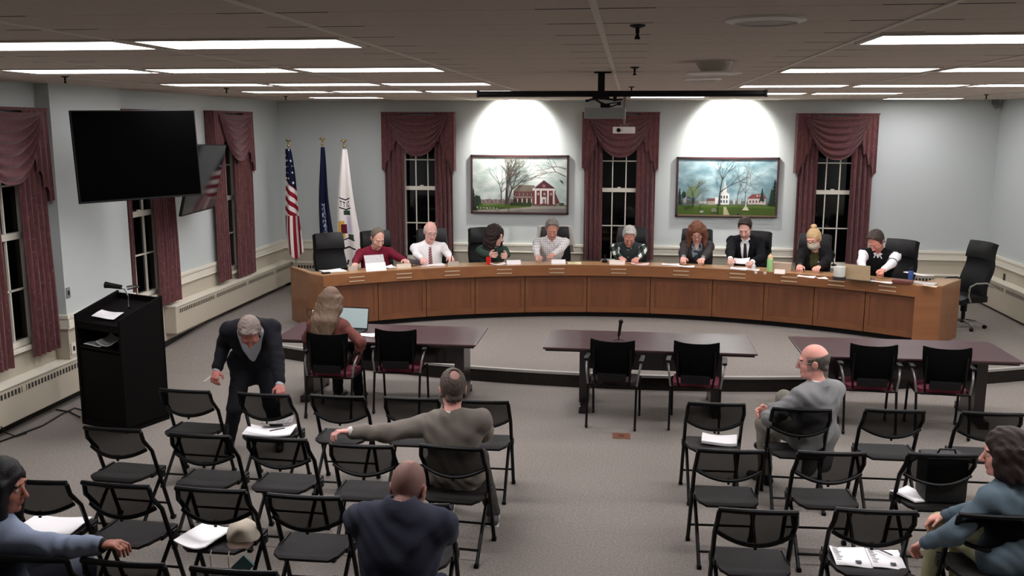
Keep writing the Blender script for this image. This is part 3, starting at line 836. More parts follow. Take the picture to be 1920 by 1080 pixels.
# ------------------------------------------------------------------ leather office chairs
M_LEATH = mat('black_leather', (8, 8, 9), .42, spec=.35, bump=(60, .08))
M_LEATH2 = mat('charcoal_leather', (17, 17, 18), .6, spec=.25, bump=(60, .08))
def office_chair():
    r = empty('office_chair')        # faces +Y
    def back(u, v):
        x = 2*u-1; z = .50+.56*v; wd = .245+.025*math.sin(v*3.0)-.0*v
        return (x*wd, -.22-.07*v+.05*x*x+.03*math.sin(v*6), z)
    m = MB(); m.grid(lambda u, v: (Vector(back(u, v*.98))), 14, 18, .07); m.build('backrest', M_LEATH2, r, smooth=True)
    def hd(u, v):
        x = 2*u-1; z = 1.035+.225*v; wd = .262-.012*v
        return (x*wd, -.292-.055*v+.045*x*x+.012*math.sin(v*math.pi), z)
    m = MB(); m.grid(hd, 14, 8, .085); m.build('headrest', M_LEATH, r, smooth=True)
    m = MB(); m.grid(lambda u, v: ((u-.5)*.52*(1-.1*abs(2*v-1)**4), -.20+.48*v, .50+.025*math.sin(math.pi*u)*math.sin(math.pi*v)-.04*max(0, v-.8)/.2), 14, 14, .085); m.build('seat', M_LEATH, r, smooth=True)
    for s in (-1, 1):
        m = MB(); m.tube([(s*.27, .14, .44), (s*.30, .22, .55), (s*.30, .20, .67), (s*.30, .10, .715), (s*.295, -.10, .71), (s*.27, -.24, .64)], .014, 8); m.build('armrest', M_CHROME, r, smooth=True)
    MB().lathe([(.045, .40), (.045, .25), (.028, .25), (.028, .12), (.04, .12), (.04, .08)], n=16).box((0, 0, .41), (.2, .26, .04), bevel=.01).build('gas_column', M_BLACK, r)
    for k in range(5):
        a = 2*math.pi*k/5+.3; d = Vector((math.cos(a), math.sin(a), 0))
        m = MB(); m.tube([d*.03+Vector((0, 0, .115)), d*.16+Vector((0, 0, .105)), d*.30+Vector((0, 0, .075))], [.022, .018, .013], 8); lg = m.build('base_spoke', M_CHROME, r, smooth=True)
        m = MB(); m.lathe([(.026, -.022), (.03, 0), (.026, .022)], d*.30+Vector((0, 0, .03)), 14, Matrix.Rotation(a+.8, 3, 'Z')@Matrix.Rotation(math.pi/2, 3, 'Y')); m.build('caster', M_BLACK, lg, smooth=True)
    return r
oc0 = office_chair(); OC = {}
oc_list = [(615, 447, 'empty black leather office chair at the left end of the curved desk', 0), (702, 433, 'black leather office chair behind the man in maroon', 0),
 (808, 433, 'black leather office chair behind the man in a white shirt and tie', 0), (908, 430, 'black leather office chair behind the curly haired woman', .12),
 (1040, 430, 'office chair draped with a pale jacket behind the man in the checked shirt', 0), (1184, 423, 'black leather office chair behind the man in the grey vest', -.05),
 (1308, 430, 'black leather office chair behind the woman with long brown hair', 0), (1416, 432, 'black leather office chair behind the man in the black suit', -.1),
 (1530, 443, 'black leather office chair behind the masked woman', 0), (1688, 447, 'black leather office chair behind the man in the black vest with white sleeves', -.2)]
for i, (x, y, lab, tw) in enumerate(oc_list):
    q = at_r(x, y, 8.12); t = math.atan2(q.x-CX, q.y-CY)
    p = pol(8.12-.32, t, PZ); rz = math.pi-t+tw
    if i == 0: rz = math.pi-t+.05
    if i == 0: oc0.location = p; oc0.rotation_euler = (0, 0, rz); tag(oc0, lab, 'chair', 'leather office chairs behind the council desk'); o = oc0
    else: o = dup(oc0, p, rz, lab)
    OC[i] = (p, rz, o)
pe = at(1806, 615, Z=PZ)
o = dup(oc0, (pe.x, pe.y+.05, PZ), math.radians(114), 'empty black leather office chair turned sideways by the right wall')

# ------------------------------------------------------------------ lectern with open shelves, seen from its back
M_LECT = wood_mat('near_black_walnut', (7, 4, 4), (5, 3, 3), .6, axis=2, scale=4, coat=0)
M_LECT.node_tree.nodes['Principled BSDF'].inputs['Specular IOR Level'].default_value = .12
def lectern():
    N, Lp, Rp = Vector((-5.08, 8.61, 0)), Vector((-5.73, 8.86, 0)), Vector((-4.89, 9.14, 0))
    ex = (N-Lp); W = ex.length; ex.normalize(); ey = (Rp-N); D = ey.length; ey.normalize()
    r = empty('lectern', Lp); M = Matrix((( ex.x, ey.x, 0), (ex.y, ey.y, 0), (0, 0, 1)))
    H0, H1 = 1.19, 1.36
    def slab(pts, off):   # polygon extruded
        m = MB(); a = [m.bm.verts.new(M@Vector(p)) for p in pts]; b = [m.bm.verts.new(M@(Vector(p)+Vector(off))) for p in pts]
        m._f(a[::-1]); m._f(b)
        for i in range(len(pts)): m._f([a[i], a[(i+1) % len(pts)], b[(i+1) % len(pts)], b[i]])
        return m
    side = [(0, 0, .04), (0, D, .04), (0, D, H1), (0, 0, H0)]
    slab(side, (.03, 0, 0)).build('side_panel', M_LECT, r); slab([(x+W-.03, y, z) for x, y, z in side], (.03, 0, 0)).build('side_panel', M_LECT, r)
    slab([(0, D-.03, .04), (W, D-.03, .04), (W, D-.03, H1-.02), (0, D-.03, H1-.02)], (0, .028, 0)).build('front_panel', M_LECT, r)
    tp = slab([(.03, .01, H0-.09), (W-.03, .01, H0-.09), (W-.03, D-.03, H1-.09), (.03, D-.03, H1-.09)], (0, 0, .02)); tp.build('reading_top', M_LECT, r)
    slab([(.03, .005, H0-.09), (W-.03, .005, H0-.09), (W-.03, .005, H0-.14), (.03, .005, H0-.14)], (0, .02, 0)).build('apron', M_LECT, r)
    slab([(.03, .01, .84), (W-.03, .01, .84), (W-.03, D-.03, .84), (.03, D-.03, .84)], (0, 0, .02)).build('shelf', M_LECT, r)
    slab([(.03, .01, .45), (W-.03, .01, .45), (W-.03, D-.03, .45), (.03, D-.03, .45)], (0, 0, .02)).build('shelf', M_LECT, r)
    slab([(.03, .012, .06), (W-.03, .012, .06), (W-.03, .012, .82), (.03, .012, .82)], (0, .018, 0)).build('door', M_LECT, r)
    slab([(.0, .0, .0), (W, 0, 0), (W, D, 0), (0, D, 0)], (0, 0, .06)).build('plinth', M_LECT, r)
    tag(r, 'tall black lectern with an open shelf standing before the side wall', 'lectern')
    return r, M, W, D, Lp
lec, LM, LW_, LD_, LP = lectern()
def lp(x, y, z): return LP+LM@Vector((x, y, z))
lang = math.atan2(LM[1][0], LM[0][0])

def paper(label, p, rz, w_, h_, curl=.01, tilt=0, thick=.003, name='paper_sheet', m=None, cat='paper', lines=False, fold=0):
    """sheet lying at p, w_ across, h_ deep"""
    r = bpy.data.objects.new(name, None) if False else None
    mb = MB()
    mb.grid(lambda u, v: ((u-.5)*w_, (v-.5)*h_, thick+curl*(2*u-1)**2+fold*max(0, v-.6)**2*8+.004*math.sin(u*5+v*3)), 10, 10, thick)
    if lines:
        mb.mi = 1
    o = mb.build(name, [m or M_PAPER, M_PRINT], smooth=True)
    o.location = p; o.rotation_euler = (tilt, 0, rz)
    if lines:
        k = MB()
        for i in range(9):
            y = h_*.42-i*.022
            k.bx((-w_*.44, y-.003, 0), (-w_*.44+(.03 if i % 3 else .045), y+.003, .0012))
        k2 = MB(); k2.bx((w_*.08, -h_*.36, 0), (w_*.24, -h_*.22, .0012)); k2.build('print_block', M_PRINT, o).location = (0, 0, thick+.004+curl*.3)
        kk = k.build('print', M_PRINT, o); kk.location = (0, 0, thick+.004+curl*.3)
    return tag(o, label, cat)
# microphone, open folder on top; papers in the shelf
mc = empty('gooseneck_microphone', lp(.42, .36, 1.20), lang)
MB().lathe([(.05, 0), (.05, .015), (.015, .02), (.015, .05)], n=16).build('base', M_BLACKMETAL, mc)
MB().tube([(0, 0, .04), (0, 0, .16), (-.01, -.03, .24), (-.03, -.08, .27)], .007, 8).build('neck', M_CHROME, mc, smooth=True)
MB().tube([(-.02, -.06, .265), (-.13, -.12, .285), (-.17, -.14, .29)], [.024, .030, .036], 12).build('head', M_BLACK, mc, smooth=True)
MB().tube([(0, .0, .25), (.09, .03, .27), (.12, .04, .265)], [.024, .02, .008], 8).build('clip', M_CHROME, mc, smooth=True)
tag(mc, 'black and chrome microphone standing on top of the lectern', 'microphone')
q = lp(.33, .16, 1.185); paper('open white leaflet lying on the slanted lectern top', q, lang, .34, .14, .008, .32)
q = lp(.32, .20, .868); paper('curled white booklet on the lectern shelf', q, lang+.3, .21, .26, .05, 0, .006, fold=.03)
q = lp(.18, .12, .864); paper('loose sheets in front of the curled booklet on the lectern shelf', q, lang, .26, .14, .004, 0, .004)

# ------------------------------------------------------------------ televisions on wall arms
M_SCREEN = mat('tv_glass', (0, 0, 0), .4, spec=.02); M_SCREEN2 = mat('tv_glass_reflective', (3, 4, 4), .07, spec=.6)
def tv(label, c00, c10, c01, mscr, armx, army):
    """corners: lower left, lower right, upper left as seen"""
    c00, c10, c01 = Vector(c00), Vector(c10), Vector(c01)
    ex = (c10-c00); W = ex.length; ex.normalize(); ez = (c01-c00); ez -= ex*ez.dot(ex); H = ez.length; ez.normalize(); ey = ez.cross(ex)
    r = empty('television', (c00+c10)/2+ez*H/2); M = Matrix((ex, ey, ez)).transposed()
    r.rotation_euler = M.to_euler()
    # local: x across, y away from viewer, z up
    MB().box((0, .02, 0), (W, .035, H), bevel=.006).build('housing', M_BLACK, r)
    MB().box((0, .0015, .006), (W-.024, .004, H-.034)).build('screen', mscr, r)
    MB().box((0, .06, 0), (.5, .05, .35), bevel=.01).build('rear_box', M_BLACK, r)
    Mi = M.inverted()
    a = Vector((0, .08, 0)); wp = Vector((armx+.085, army, r.location.z)); b = Mi@(wp-r.location)
    mid = (a+b)/2+Vector((.1, 0, 0))
    MB().tube([a, mid, b], .025, 8).box(b, (.06, .06, .3)).build('wall_arm', M_BLACK, r)
    tag(r, label, 'television'); return r
tv('large black television on the side wall facing the audience', at(150, 383, X=-5.72), at(379, 366, Y=10.2), at(142, 207, X=-5.72), M_SCREEN, XL+.17, 10.45)
tv('tilted second television behind the large one, mirroring a flag', (-5.62, 11.12, 1.995), (-5.95, 12.78, 1.96), (-5.40, 11.12, 2.90), M_SCREEN2, XL+.02, 13.0)

# ------------------------------------------------------------------ flags
def drape_mat(name, fn):
    m = mat(name, (200, 200, 200), .8, spec=.15); nt, b, L = nodes(m); uv = nt.nodes.new('ShaderNodeUVMap'); s = nt.nodes.new('ShaderNodeSeparateXYZ')
    L.new(uv.outputs[0], s.inputs[0]); L.new(fn(nt, s.outputs[0], s.outputs[1]), b.inputs['Base Color']); return m
def AND(nt, *a):
    r = a[0]
    for b in a[1:]: r = math_node(nt, 'MULTIPLY', r, b)
    return r
def band(nt, v, a, b):
    return AND(nt, math_node(nt, 'GREATER_THAN', v, a), math_node(nt, 'LESS_THAN', v, b))
def us_fn(nt, u, v):
    # v: 0 top..1 bottom, u across; stripes slanted by the way the flag hangs
    t = math_node(nt, 'ADD', v, math_node(nt, 'MULTIPLY', u, -.10))
    st = math_node(nt, 'GREATER_THAN', math_node(nt, 'FRACT', math_node(nt, 'MULTIPLY', math_node(nt, 'SUBTRACT', t, .28), 11.0)), .5)
    t2 = math_node(nt, 'ADD', math_node(nt, 'MULTIPLY', v, .35), u)
    st2 = math_node(nt, 'GREATER_THAN', math_node(nt, 'FRACT', math_node(nt, 'MULTIPLY', t2, 3.2)), .5)
    low = math_node(nt, 'GREATER_THAN', v, .60)
    fac = math_node(nt, 'ADD', math_node(nt, 'MULTIPLY', st, math_node(nt, 'SUBTRACT', 1, low)), math_node(nt, 'MULTIPLY', st2, low))
    base = mix_col(nt, fac, (226, 218, 214), (138, 24, 40))
    cant = math_node(nt, 'LESS_THAN', t, .27)
    vn = nt.nodes.new('ShaderNodeCombineXYZ'); nt.links.new(math_node(nt, 'MULTIPLY', u, 3), vn.inputs[0]); nt.links.new(math_node(nt, 'MULTIPLY', v, 20), vn.inputs[1])
    vo = nt.nodes.new('ShaderNodeTexVoronoi'); vo.inputs['Scale'].default_value = 1.0; vo.inputs['Randomness'].default_value = .3; nt.links.new(vn.outputs[0], vo.inputs['Vector'])
    star = math_node(nt, 'LESS_THAN', vo.outputs['Distance'], .22)
    cc = mix_col(nt, star, (20, 24, 50), (220, 220, 225))
    return mix_col(nt, cant, base, cc)
def navy_fn(nt, u, v):
    em = AND(nt, band(nt, v, .50, .86), band(nt, u, .36, .62))
    n = nt.nodes.new('ShaderNodeTexNoise'); n.inputs['Scale'].default_value = 14
    cx_ = nt.nodes.new('ShaderNodeCombineXYZ'); nt.links.new(u, cx_.inputs[0]); nt.links.new(math_node(nt, 'MULTIPLY', v, 2.2), cx_.inputs[1]); nt.links.new(cx_.outputs[0], n.inputs['Vector'])
    k = AND(nt, em, math_node(nt, 'GREATER_THAN', n.outputs['Fac'], .50))
    return mix_col(nt, k, (17, 21, 48), (150, 156, 176))
def town_fn(nt, u, v):
    c = (232, 226, 220)
    # a shield-like crest between two dark chevrons: gold left field, maroon centre, green top and foot
    t = math_node(nt, 'ADD', v, math_node(nt, 'MULTIPLY', math_node(nt, 'ABSOLUTE', math_node(nt, 'SUBTRACT', u, .5)), .05))
    tn = math_node(nt, 'SUBTRACT', v, math_node(nt, 'MULTIPLY', math_node(nt, 'ABSOLUTE', math_node(nt, 'SUBTRACT', u, .5)), .06))
    wx = band(nt, u, .12, .80)
    col = mix_col(nt, AND(nt, band(nt, v, .535, .665), band(nt, u, .06, .36)), c, (205, 160, 70))
    col = mix_col(nt, AND(nt, band(nt, v, .56, .63), band(nt, u, .20, .46)), col, (88, 22, 40))
    col = mix_col(nt, AND(nt, band(nt, v, .455, .49), band(nt, u, .36, .74)), col, (50, 70, 60))
    col = mix_col(nt, AND(nt, band(nt, v, .635, .675), band(nt, u, .50, .78)), col, (60, 72, 66))
    col = mix_col(nt, AND(nt, band(nt, v, .50, .625), band(nt, u, .46, .74)), col, (214, 208, 226))
    for a, b in ((.372, .382), (.445, .455)): col = mix_col(nt, AND(nt, band(nt, t, a, b), wx), col, (30, 30, 32))
    for a, b in ((.690, .700), (.755, .768)): col = mix_col(nt, AND(nt, band(nt, tn, a-.03, b-.03), wx), col, (30, 30, 32))
    # letter strokes T T I C between the two upper chevrons
    for (a, b, p, q) in ((.22, .25, .398, .437), (.17, .30, .395, .404), (.39, .42, .398, .437), (.34, .47, .395, .404), (.54, .57, .398, .437), (.64, .67, .40, .435), (.64, .74, .395, .404), (.64, .74, .428, .437)):
        col = mix_col(nt, AND(nt, band(nt, t, p, q), band(nt, u, a, b)), col, (36, 36, 40))
    return col
def flag(label, base, ztop, fabric, length, w0, w1, phase, top_m=M_BRASS, lean=0.0):
    r = empty('flag_on_stand', base); H = ztop-base[2]
    MB().lathe([(.135, 0), (.14, .012), (.11, .03), (.05, .045), (.028, .07), (.024, .16), (.016, .17)], n=28).build('base', mat('pale_gold', (215, 205, 175), .25, .9), r, smooth=True)
    MB().tube([(0, 0, .1), (lean, 0, H-.12)], .013, 10).build('pole', mat('pole_silver', (170, 160, 140), .35, .7), r, smooth=True)
    f = MB(); f.ball((lean, 0, H-.11), .026, 12); f.tube([(lean, 0, H-.09), (lean, 0, H-.04)], [.012, .016], 8)
    for s in (-1, 1): f.tube([(lean, 0, H-.045), (lean+s*.035, 0, H-.005), (lean+s*.06, 0, H-.03)], [.014, .014, .004], 8)
    f.ball((lean, 0, H-.012), .016, 10); f.build('eagle_finial', top_m, r, smooth=True)
    zt = H-.16
    def g(u, v):
        wd = w0+(w1-w0)*min(1, v*1.25)**.8
        x = lean*(1-v)+(u-.5)*wd+.012*math.sin(v*7+phase)-.02*v*(1-v)
        y = -.02+.035*math.sin(u*6.3*1.5+phase+v*2)*(.3+v)-.03*math.cos((u-.5)*math.pi)
        z = zt-length*v*(1-.05*abs(u-.5)*v*3) 
        return (x, y, z)
    mb = MB(); mb.grid(g, 24, 60, .004)
    uvl = mb.bm.loops.layers.uv.new('UVMap')
    # assign uv from geometry
    for fc in mb.bm.faces:
        for l in fc.loops:
            z = l.vert.co.z; v = min(1, max(0, (zt-z)/length)); wd = w0+(w1-w0)*min(1, v*1.25)**.8
            u = (l.vert.co.x-(lean*(1-v)+.012*math.sin(v*7+phase)-.02*v*(1-v)))/wd+.5
            l[uvl].uv = (min(1, max(0, u)), v)
    mb.build('flag_cloth', fabric, r, smooth=True)
    tag(r, label, 'flag'); return r
fb = at(556, 553, Z=PZ)
flag('American flag hanging on a gold based pole in the left corner', (fb.x+.02, 15.6, PZ), 2.90, drape_mat('us_flag_cloth', us_fn), 1.92, .10, .30, 0, lean=-.07)
p_ = at(604, 258, Y=15.75); flag('navy blue flag on a pole between the American and the white flag', (p_.x+.03, 15.75, PZ), 2.93, drape_mat('navy_flag_cloth', navy_fn), 1.95, .07, .24, 1.3, lean=-.03)
p_ = at(646, 262, Y=15.6); flag('white flag with a coloured crest on a pole behind the empty office chair', (p_.x+.05, 15.6, PZ), 2.90, drape_mat('white_flag_cloth', town_fn), 2.3, .08, .44, 2.2, lean=-.06)

# ------------------------------------------------------------------ paintings
def pmat(c): return mat('paint_%d_%d_%d' % c, tuple(int(v*.82) for v in c), .7, spec=.2)
def sky_mat(name, c1, c2):
    m = mat(name, c1, .7, spec=.2); nt, b, L = nodes(m); vec, _ = obj_xyz(nt)
    mp = nt.nodes.new('ShaderNodeMapping'); mp.inputs['Scale'].default_value = (1.6, 1, 3.2); L.new(vec, mp.inputs[0])
    n = nt.nodes.new('ShaderNodeTexNoise'); n.inputs['Scale'].default_value = 1.8; n.inputs['Detail'].default_value = 5; L.new(mp.outputs[0], n.inputs['Vector'])
    r = nt.nodes.new('ShaderNodeValToRGB'); r.color_ramp.elements[0].position = .38; r.color_ramp.elements[1].position = .66
    r.color_ramp.elements[0].color = (*lin(c1), 1); r.color_ramp.elements[1].color = (*lin(c2), 1)
    L.new(n.outputs['Fac'], r.inputs[0]); L.new(r.outputs[0], b.inputs['Base Color']); return m
class Paint:
    """flat coloured shapes laid on the canvas; canvas coordinates 0..1 with y down"""
    def __init__(s, W, H, sky): s.W, s.H = W, H; s.mb = MB(); s.ms = [sky]; s.d = .002; s.mb.box((W/2, .004, -H/2), (W, .008, H))
    def _m(s, c):
        m = pmat(c)
        if m not in s.ms: s.ms.append(m)
        s.mb.mi = s.ms.index(m)
    def poly(s, c, pts):
        s._m(c); s.d += .00012
        s.mb._f([s.mb.bm.verts.new((x*s.W, -s.d, -y*s.H)) for x, y in pts])
    def rect(s, c, x0, y0, x1, y1): s.poly(c, [(x0, y0), (x1, y0), (x1, y1), (x0, y1)])
    def line(s, c, a, b, wa, wb):
        ax, ay = a; bx, by = b; dx, dy = (bx-ax)*s.W, (by-ay)*s.H; l = math.hypot(dx, dy) or 1; nx, ny = -dy/l, dx/l
        s.poly(c, [(ax+nx*wa/s.W, ay+ny*wa/s.H), (bx+nx*wb/s.W, by+ny*wb/s.H), (bx-nx*wb/s.W, by-ny*wb/s.H), (ax-nx*wa/s.W, ay-ny*wa/s.H)])
    def blob(s, c, x, y, rx, ry, rnd, n=14):
        s.poly(c, [(x+rx*math.cos(2*math.pi*i/n)*(.8+.4*rnd.random()), y+ry*math.sin(2*math.pi*i/n)*(.8+.4*rnd.random())) for i in range(n)])
    def tree(s, c, x, y, h, w_, rnd, depth=6, ang=-math.pi/2, spread=.5):
        def br(px, py, a, l, w, d):
            qx, qy = px+math.cos(a)*l/s.W, py+math.sin(a)*l/s.H
            qx = min(max(qx, .005), .995); qy = min(max(qy, .005), .99)
            s.line(c, (px, py), (qx, qy), w, w*.7)
            if d <= 0: return
            for k in range(2 if d < 5 else 3):
                br(qx, qy, a+rnd.uniform(-spread, spread)+(k-.5)*spread*.7, l*rnd.uniform(.68, .86), w*.62, d-1)
        br(x, y, ang, h, w_, depth)
    def conifer(s, c, x, y0, y1, w_):
        cl = lambda v: min(max(v, .002), .998)
        n = 7
        for i in range(n):
            t0 = i/n; yy = y0+(y1-y0)*t0; y2 = y0+(y1-y0)*(t0+1.5/n); ww = w_*(t0+.25)
            s.poly(c, [(x, yy), (cl(x+ww), min(y2, y1)), (cl(x-ww), min(y2, y1))])
def frame_painting(name, label, px0, py0, px1, py1, draw, sky):
    A, B = at(px0, py0, Y=YB), at(px1, py1, Y=YB); W, H = B.x-A.x, A.z-B.z
    r = empty(name, (A.x, YB-.035, A.z)); e = .035
    f = MB()
    for a, b in (((0, -H), (e, 0)), ((W-e, -H), (W, 0)), ((0, -e), (W, 0)), ((0, -H), (W, -H+e))): f.bx((a[0], -.02, a[1]), (b[0], .034, b[1]), .004)
    f.build('frame', mat('dark_walnut_frame', (58, 34, 36), .4), r)
    P = Paint(W-2*e, H-2*e, sky); draw(P)
    o = P.mb.build('canvas', P.ms, r, fix=False); o.location = (e, 0, -e)
    for p in o.data.polygons:
        pass
    tag(r, label, 'painting'); return r
def draw1(P):
    rnd = random.Random(4)
    P.rect((150, 118, 120), 0, .80, .45, .86); 
    for i in range(16): P.blob((128, 98, 104) if i % 2 else (150, 140, 132), .1+.022*i, .81-.02*rnd.random(), .02, .03, rnd)
    P.poly((116, 132, 82), [(0, .84), (.35, .85), (.62, .845), (1, .86), (1, 1), (0, 1)])
    P.poly((98, 118, 58), [(.05, .9), (.3, .86), (.66, .86), (.62, .92), (.3, .95)])
    P.poly((166, 160, 150), [(0, .98), (.3, .95), (.62, .905), (1, .9), (1, 1), (0, 1)]); P.poly((138, 132, 128), [(.3, 1), (.62, .94), (1, .93), (1, 1)])
    P.poly((176, 170, 160), [(.64, .865), (.97, .875), (1, .905), (.62, .90)])
    P.rect((112, 66, 62), .44, .61, .66, .84); P.poly((118, 108, 96), [(.44, .62), (.49, .505), (.66, .51), (.68, .62)])
    for i in range(5): P.rect((60, 40, 44), .455+i*.042, .64, .475+i*.042, .71); P.rect((196, 188, 180), .46+i*.042, .65, .464+i*.042, .70)
    P.rect((150, 140, 134), .43, .715, .65, .735)
    for i in range(4): P.rect((58, 48, 44), .44+i*.05, .76, .47+i*.05, .83); P.rect((210, 206, 198), .475+i*.05, .75, .485+i*.05, .83)
    P.rect((120, 62, 60), .645, .60, .87, .86)
    P.poly((82, 44, 52), [(.64, .575), (.76, .415), (.89, .575)]); P.blob((150, 96, 96), .76, .52, .018, .03, rnd)
    P.line((196, 188, 182), (.64, .578), (.76, .41), .006, .004); P.rect((214, 206, 200), .64, .565, .885, .605)
    P.rect((100, 50, 52), .67, .62, .86, .85)
    for x in (.665, .72, .795, .855): P.rect((232, 226, 220), x, .605, x+.016, .85)
    P.rect((216, 210, 204), .735, .72, .785, .84); P.rect((120, 90, 90), .75, .76, .77, .84)
    for x in (.69, .755, .825): P.rect((190, 150, 150), x, .64, x+.022, .69)
    P.poly((112, 58, 60), [(.87, .61), (.93, .83), (.88, .85)]); P.rect((120, 66, 62), .64, .855, .9, .875)
    for i in range(8): P.blob((52, 66, 40), .42+.028*i, .85, .02, .028, rnd)
    P.conifer((34, 40, 30), .005, .55, .98, .05); P.blob((46, 62, 48), .05, .82, .045, .12, rnd); P.blob((66, 96, 46), .09, .9, .03, .05, rnd)
    for i in range(7): P.blob((206, 204, 190), .05+.035*i, .92+.02*rnd.random(), .008, .014, rnd, 8)
    for i in range(9): P.blob((90, 116, 52), .1+.03*i, .9, .016, .022, rnd, 8)
    P.tree((92, 86, 78), .365, .84, .24, .026, rnd, 7, spread=.42); P.tree((104, 98, 92), .315, .85, .2, .014, rnd, 6, spread=.42); P.tree((84, 78, 70), .38, .84, .26, .018, rnd, 6, -1.25, .4)
    P.tree((108, 106, 98), .998, .34, .2, .008, rnd, 6, -2.7, .45); P.tree((108, 106, 98), .998, .2, .16, .007, rnd, 6, -2.9, .5)
    P.poly((96, 92, 90), [(.93, .38), (.97, .42), (.975, .47), (.95, .44)]); P.blob((70, 90, 66), .96, .83, .03, .03, rnd)
def draw2(P):
    rnd = random.Random(11)
    P.poly((96, 120, 52), [(0, .83), (1, .80), (1, 1), (0, 1)]); P.poly((78, 100, 38), [(0, .87), (.5, .86), (1, .87), (1, 1), (0, 1)])
    P.poly((196, 188, 150), [(.475, .85), (.50, .85), (.54, 1), (.475, 1)])
    for i in range(14): P.blob((118, 126, 116), .05+.07*i, .78, .04, .04, rnd)
    P.rect((222, 220, 212), .06, .67, .09, .79); P.rect((196, 194, 186), .22, .75, .30, .80)
    P.rect((120, 84, 80), .30, .70, .40, .76); P.rect((176, 168, 150), .31, .75, .39, .82)
    P.rect((236, 234, 232), .385, .68, .42, .80)
    P.rect((240, 238, 236), .43, .62, .53, .81); P.poly((236, 234, 230), [(.43, .625), (.48, .57), (.53, .625)]); P.rect((232, 230, 226), .46, .48, .50, .60); P.poly((226, 226, 226), [(.465, .49), (.48, .36), (.495, .49)])
    for i in range(3):
        P.rect((70, 76, 84), .442+i*.028, .65, .456+i*.028, .70); P.rect((70, 76, 84), .442+i*.028, .73, .456+i*.028, .78)
    P.rect((212, 212, 210), .57, .72, .59, .80); P.rect((190, 192, 190), .61, .70, .65, .80)
    P.rect((226, 214, 208), .72, .69, .90, .80); P.poly((150, 84, 84), [(.71, .70), (.76, .62), (.88, .61), (.91, .70)])
    for i in range(3): P.poly((232, 220, 214), [(.80+i*.03, .655), (.812+i*.03, .625), (.824+i*.03, .655)])
    for i in range(5): P.rect((110, 84, 84), .735+i*.032, .73, .75+i*.032, .77)
    P.rect((226, 222, 206), .692, .68, .706, .86); P.poly((222, 216, 192), [(.665, .91), (.735, .91), (.715, .85), (.685, .85)])
    P.conifer((40, 62, 50), .86, .50, .74, .032); P.conifer((30, 46, 34), .985, .34, .82, .06); P.conifer((38, 54, 40), .955, .5, .82, .04)
    P.conifer((34, 50, 40), .02, .5, .82, .03); P.blob((48, 66, 50), .065, .64, .022, .06, rnd)
    P.tree((96, 104, 84), .155, .84, .14, .012, rnd, 6, spread=.5); P.tree((132, 134, 120), .26, .82, .10, .007, rnd, 5, spread=.5)
    P.blob((120, 142, 104), .155, .58, .075, .10, rnd); 
    P.tree((58, 52, 50), .43, .83, .25, .013, rnd, 7, spread=.5); P.tree((110, 112, 106), .68, .80, .2, .008, rnd, 6, spread=.45); P.tree((112, 116, 108), .60, .80, .18, .008, rnd, 6, spread=.45); P.tree((76, 80, 72), .155, .86, .13, .010, rnd, 5, spread=.5)
    P.blob((150, 156, 132), .365, .895, .026, .045, rnd); P.blob((70, 84, 40), .37, .94, .045, .016, rnd)
    P.blob((206, 204, 190), .24, .92, .02, .022, rnd, 8); P.blob((96, 104, 96), .605, .945, .03, .022, rnd, 8); P.blob((30, 34, 26), .61, .96, .014, .014, rnd, 8)
    P.blob((60, 76, 44), .08, .88, .012, .02, rnd)
    P.rect((150, 128, 104), 0, .975, 1, 1)
frame_painting('landscape_painting', 'framed painting of a brick house with white columns and bare trees', 883, 290, 1066, 402, draw1, sky_mat('painted_pale_sky', (146, 160, 154), (194, 197, 192)))
frame_painting('landscape_painting', 'framed painting of a white church on a green under a blue sky', 1269, 294, 1456, 408, draw2, sky_mat('painted_blue_sky', (96, 124, 132), (148, 168, 172)))

# ------------------------------------------------------------------ things on the presenter tables
ms = empty('table_microphone', at(1160, 641, Z=.76))
k = MB()
for a in (0, 2.1, 4.2): k.tube([(0, 0, .03), (.07*math.cos(a+.4), .07*math.sin(a+.4), .004)], .004, 6)
k.build('tripod', M_BLACK, ms); MB().tube([(0, 0, .02), (0, 0, .07), (.005, 0, .10)], .008, 8).build('stem', M_BLACK, ms)
MB().tube([(0, 0, .07), (.015, -.01, .20), (.018, -.012, .215)], [.016, .018, .018], 12).ball((.02, -.013, .235), .027, 12).build('head', M_BLACK, ms, smooth=True)
tag(ms, 'small black microphone on a tripod stand on the middle table', 'microphone')
def laptop(label, p, rz, w_, d_, screen_m, lid_m, ang=100, base_m=None):
    """screen faces local -y side user at -y"""
    r = empty('laptop', p, rz)
    MB().bx((-w_/2, -d_, 0), (w_/2, 0, .016), .004).build('base', base_m or M_BLACK, r)
    MB().bx((-w_/2+.03, -d_*.9, .016), (w_/2-.03, -d_*.42, .018)).build('keyboard', M_DARKTRIM, r)
    a = math.radians(ang-90); R = Matrix.Rotation(-a, 3, 'X'); h = d_*.98
    lid = MB(); lid.box(R@Vector((0, .004, h/2))+Vector((0, 0, .012)), (w_, .007, h), R, .002); L = lid.build('lid', lid_m, r)
    s = MB(); s.box(R@Vector((0, -.0005, h/2))+Vector((0, 0, .012)), (w_-.02, .002, h-.025), R); s.build('screen', screen_m, L)
    tag(r, label, 'laptop'); return r
ms_ = mat('laptop_screen_glow', (150, 165, 165), .3, emit=((.36, .42, .42), .22))
laptop('open dark laptop with a pale screen in front of the woman in the rust blouse', at(661, 618, Z=.76)+Vector((0, 0, 0)), -.10, .38, .26, ms_, M_BLACK, 105)
paper('white sheet of paper on the left table beside the laptop', at(688, 628, Z=.765), -.05, .22, .16, .002)
tm = empty('table_microphone', at(590, 606, Z=.76)); MB().lathe([(.05, 0), (.05, .01), (.01, .02), (.008, .1)], n=16).build('base', M_BLACK, tm)
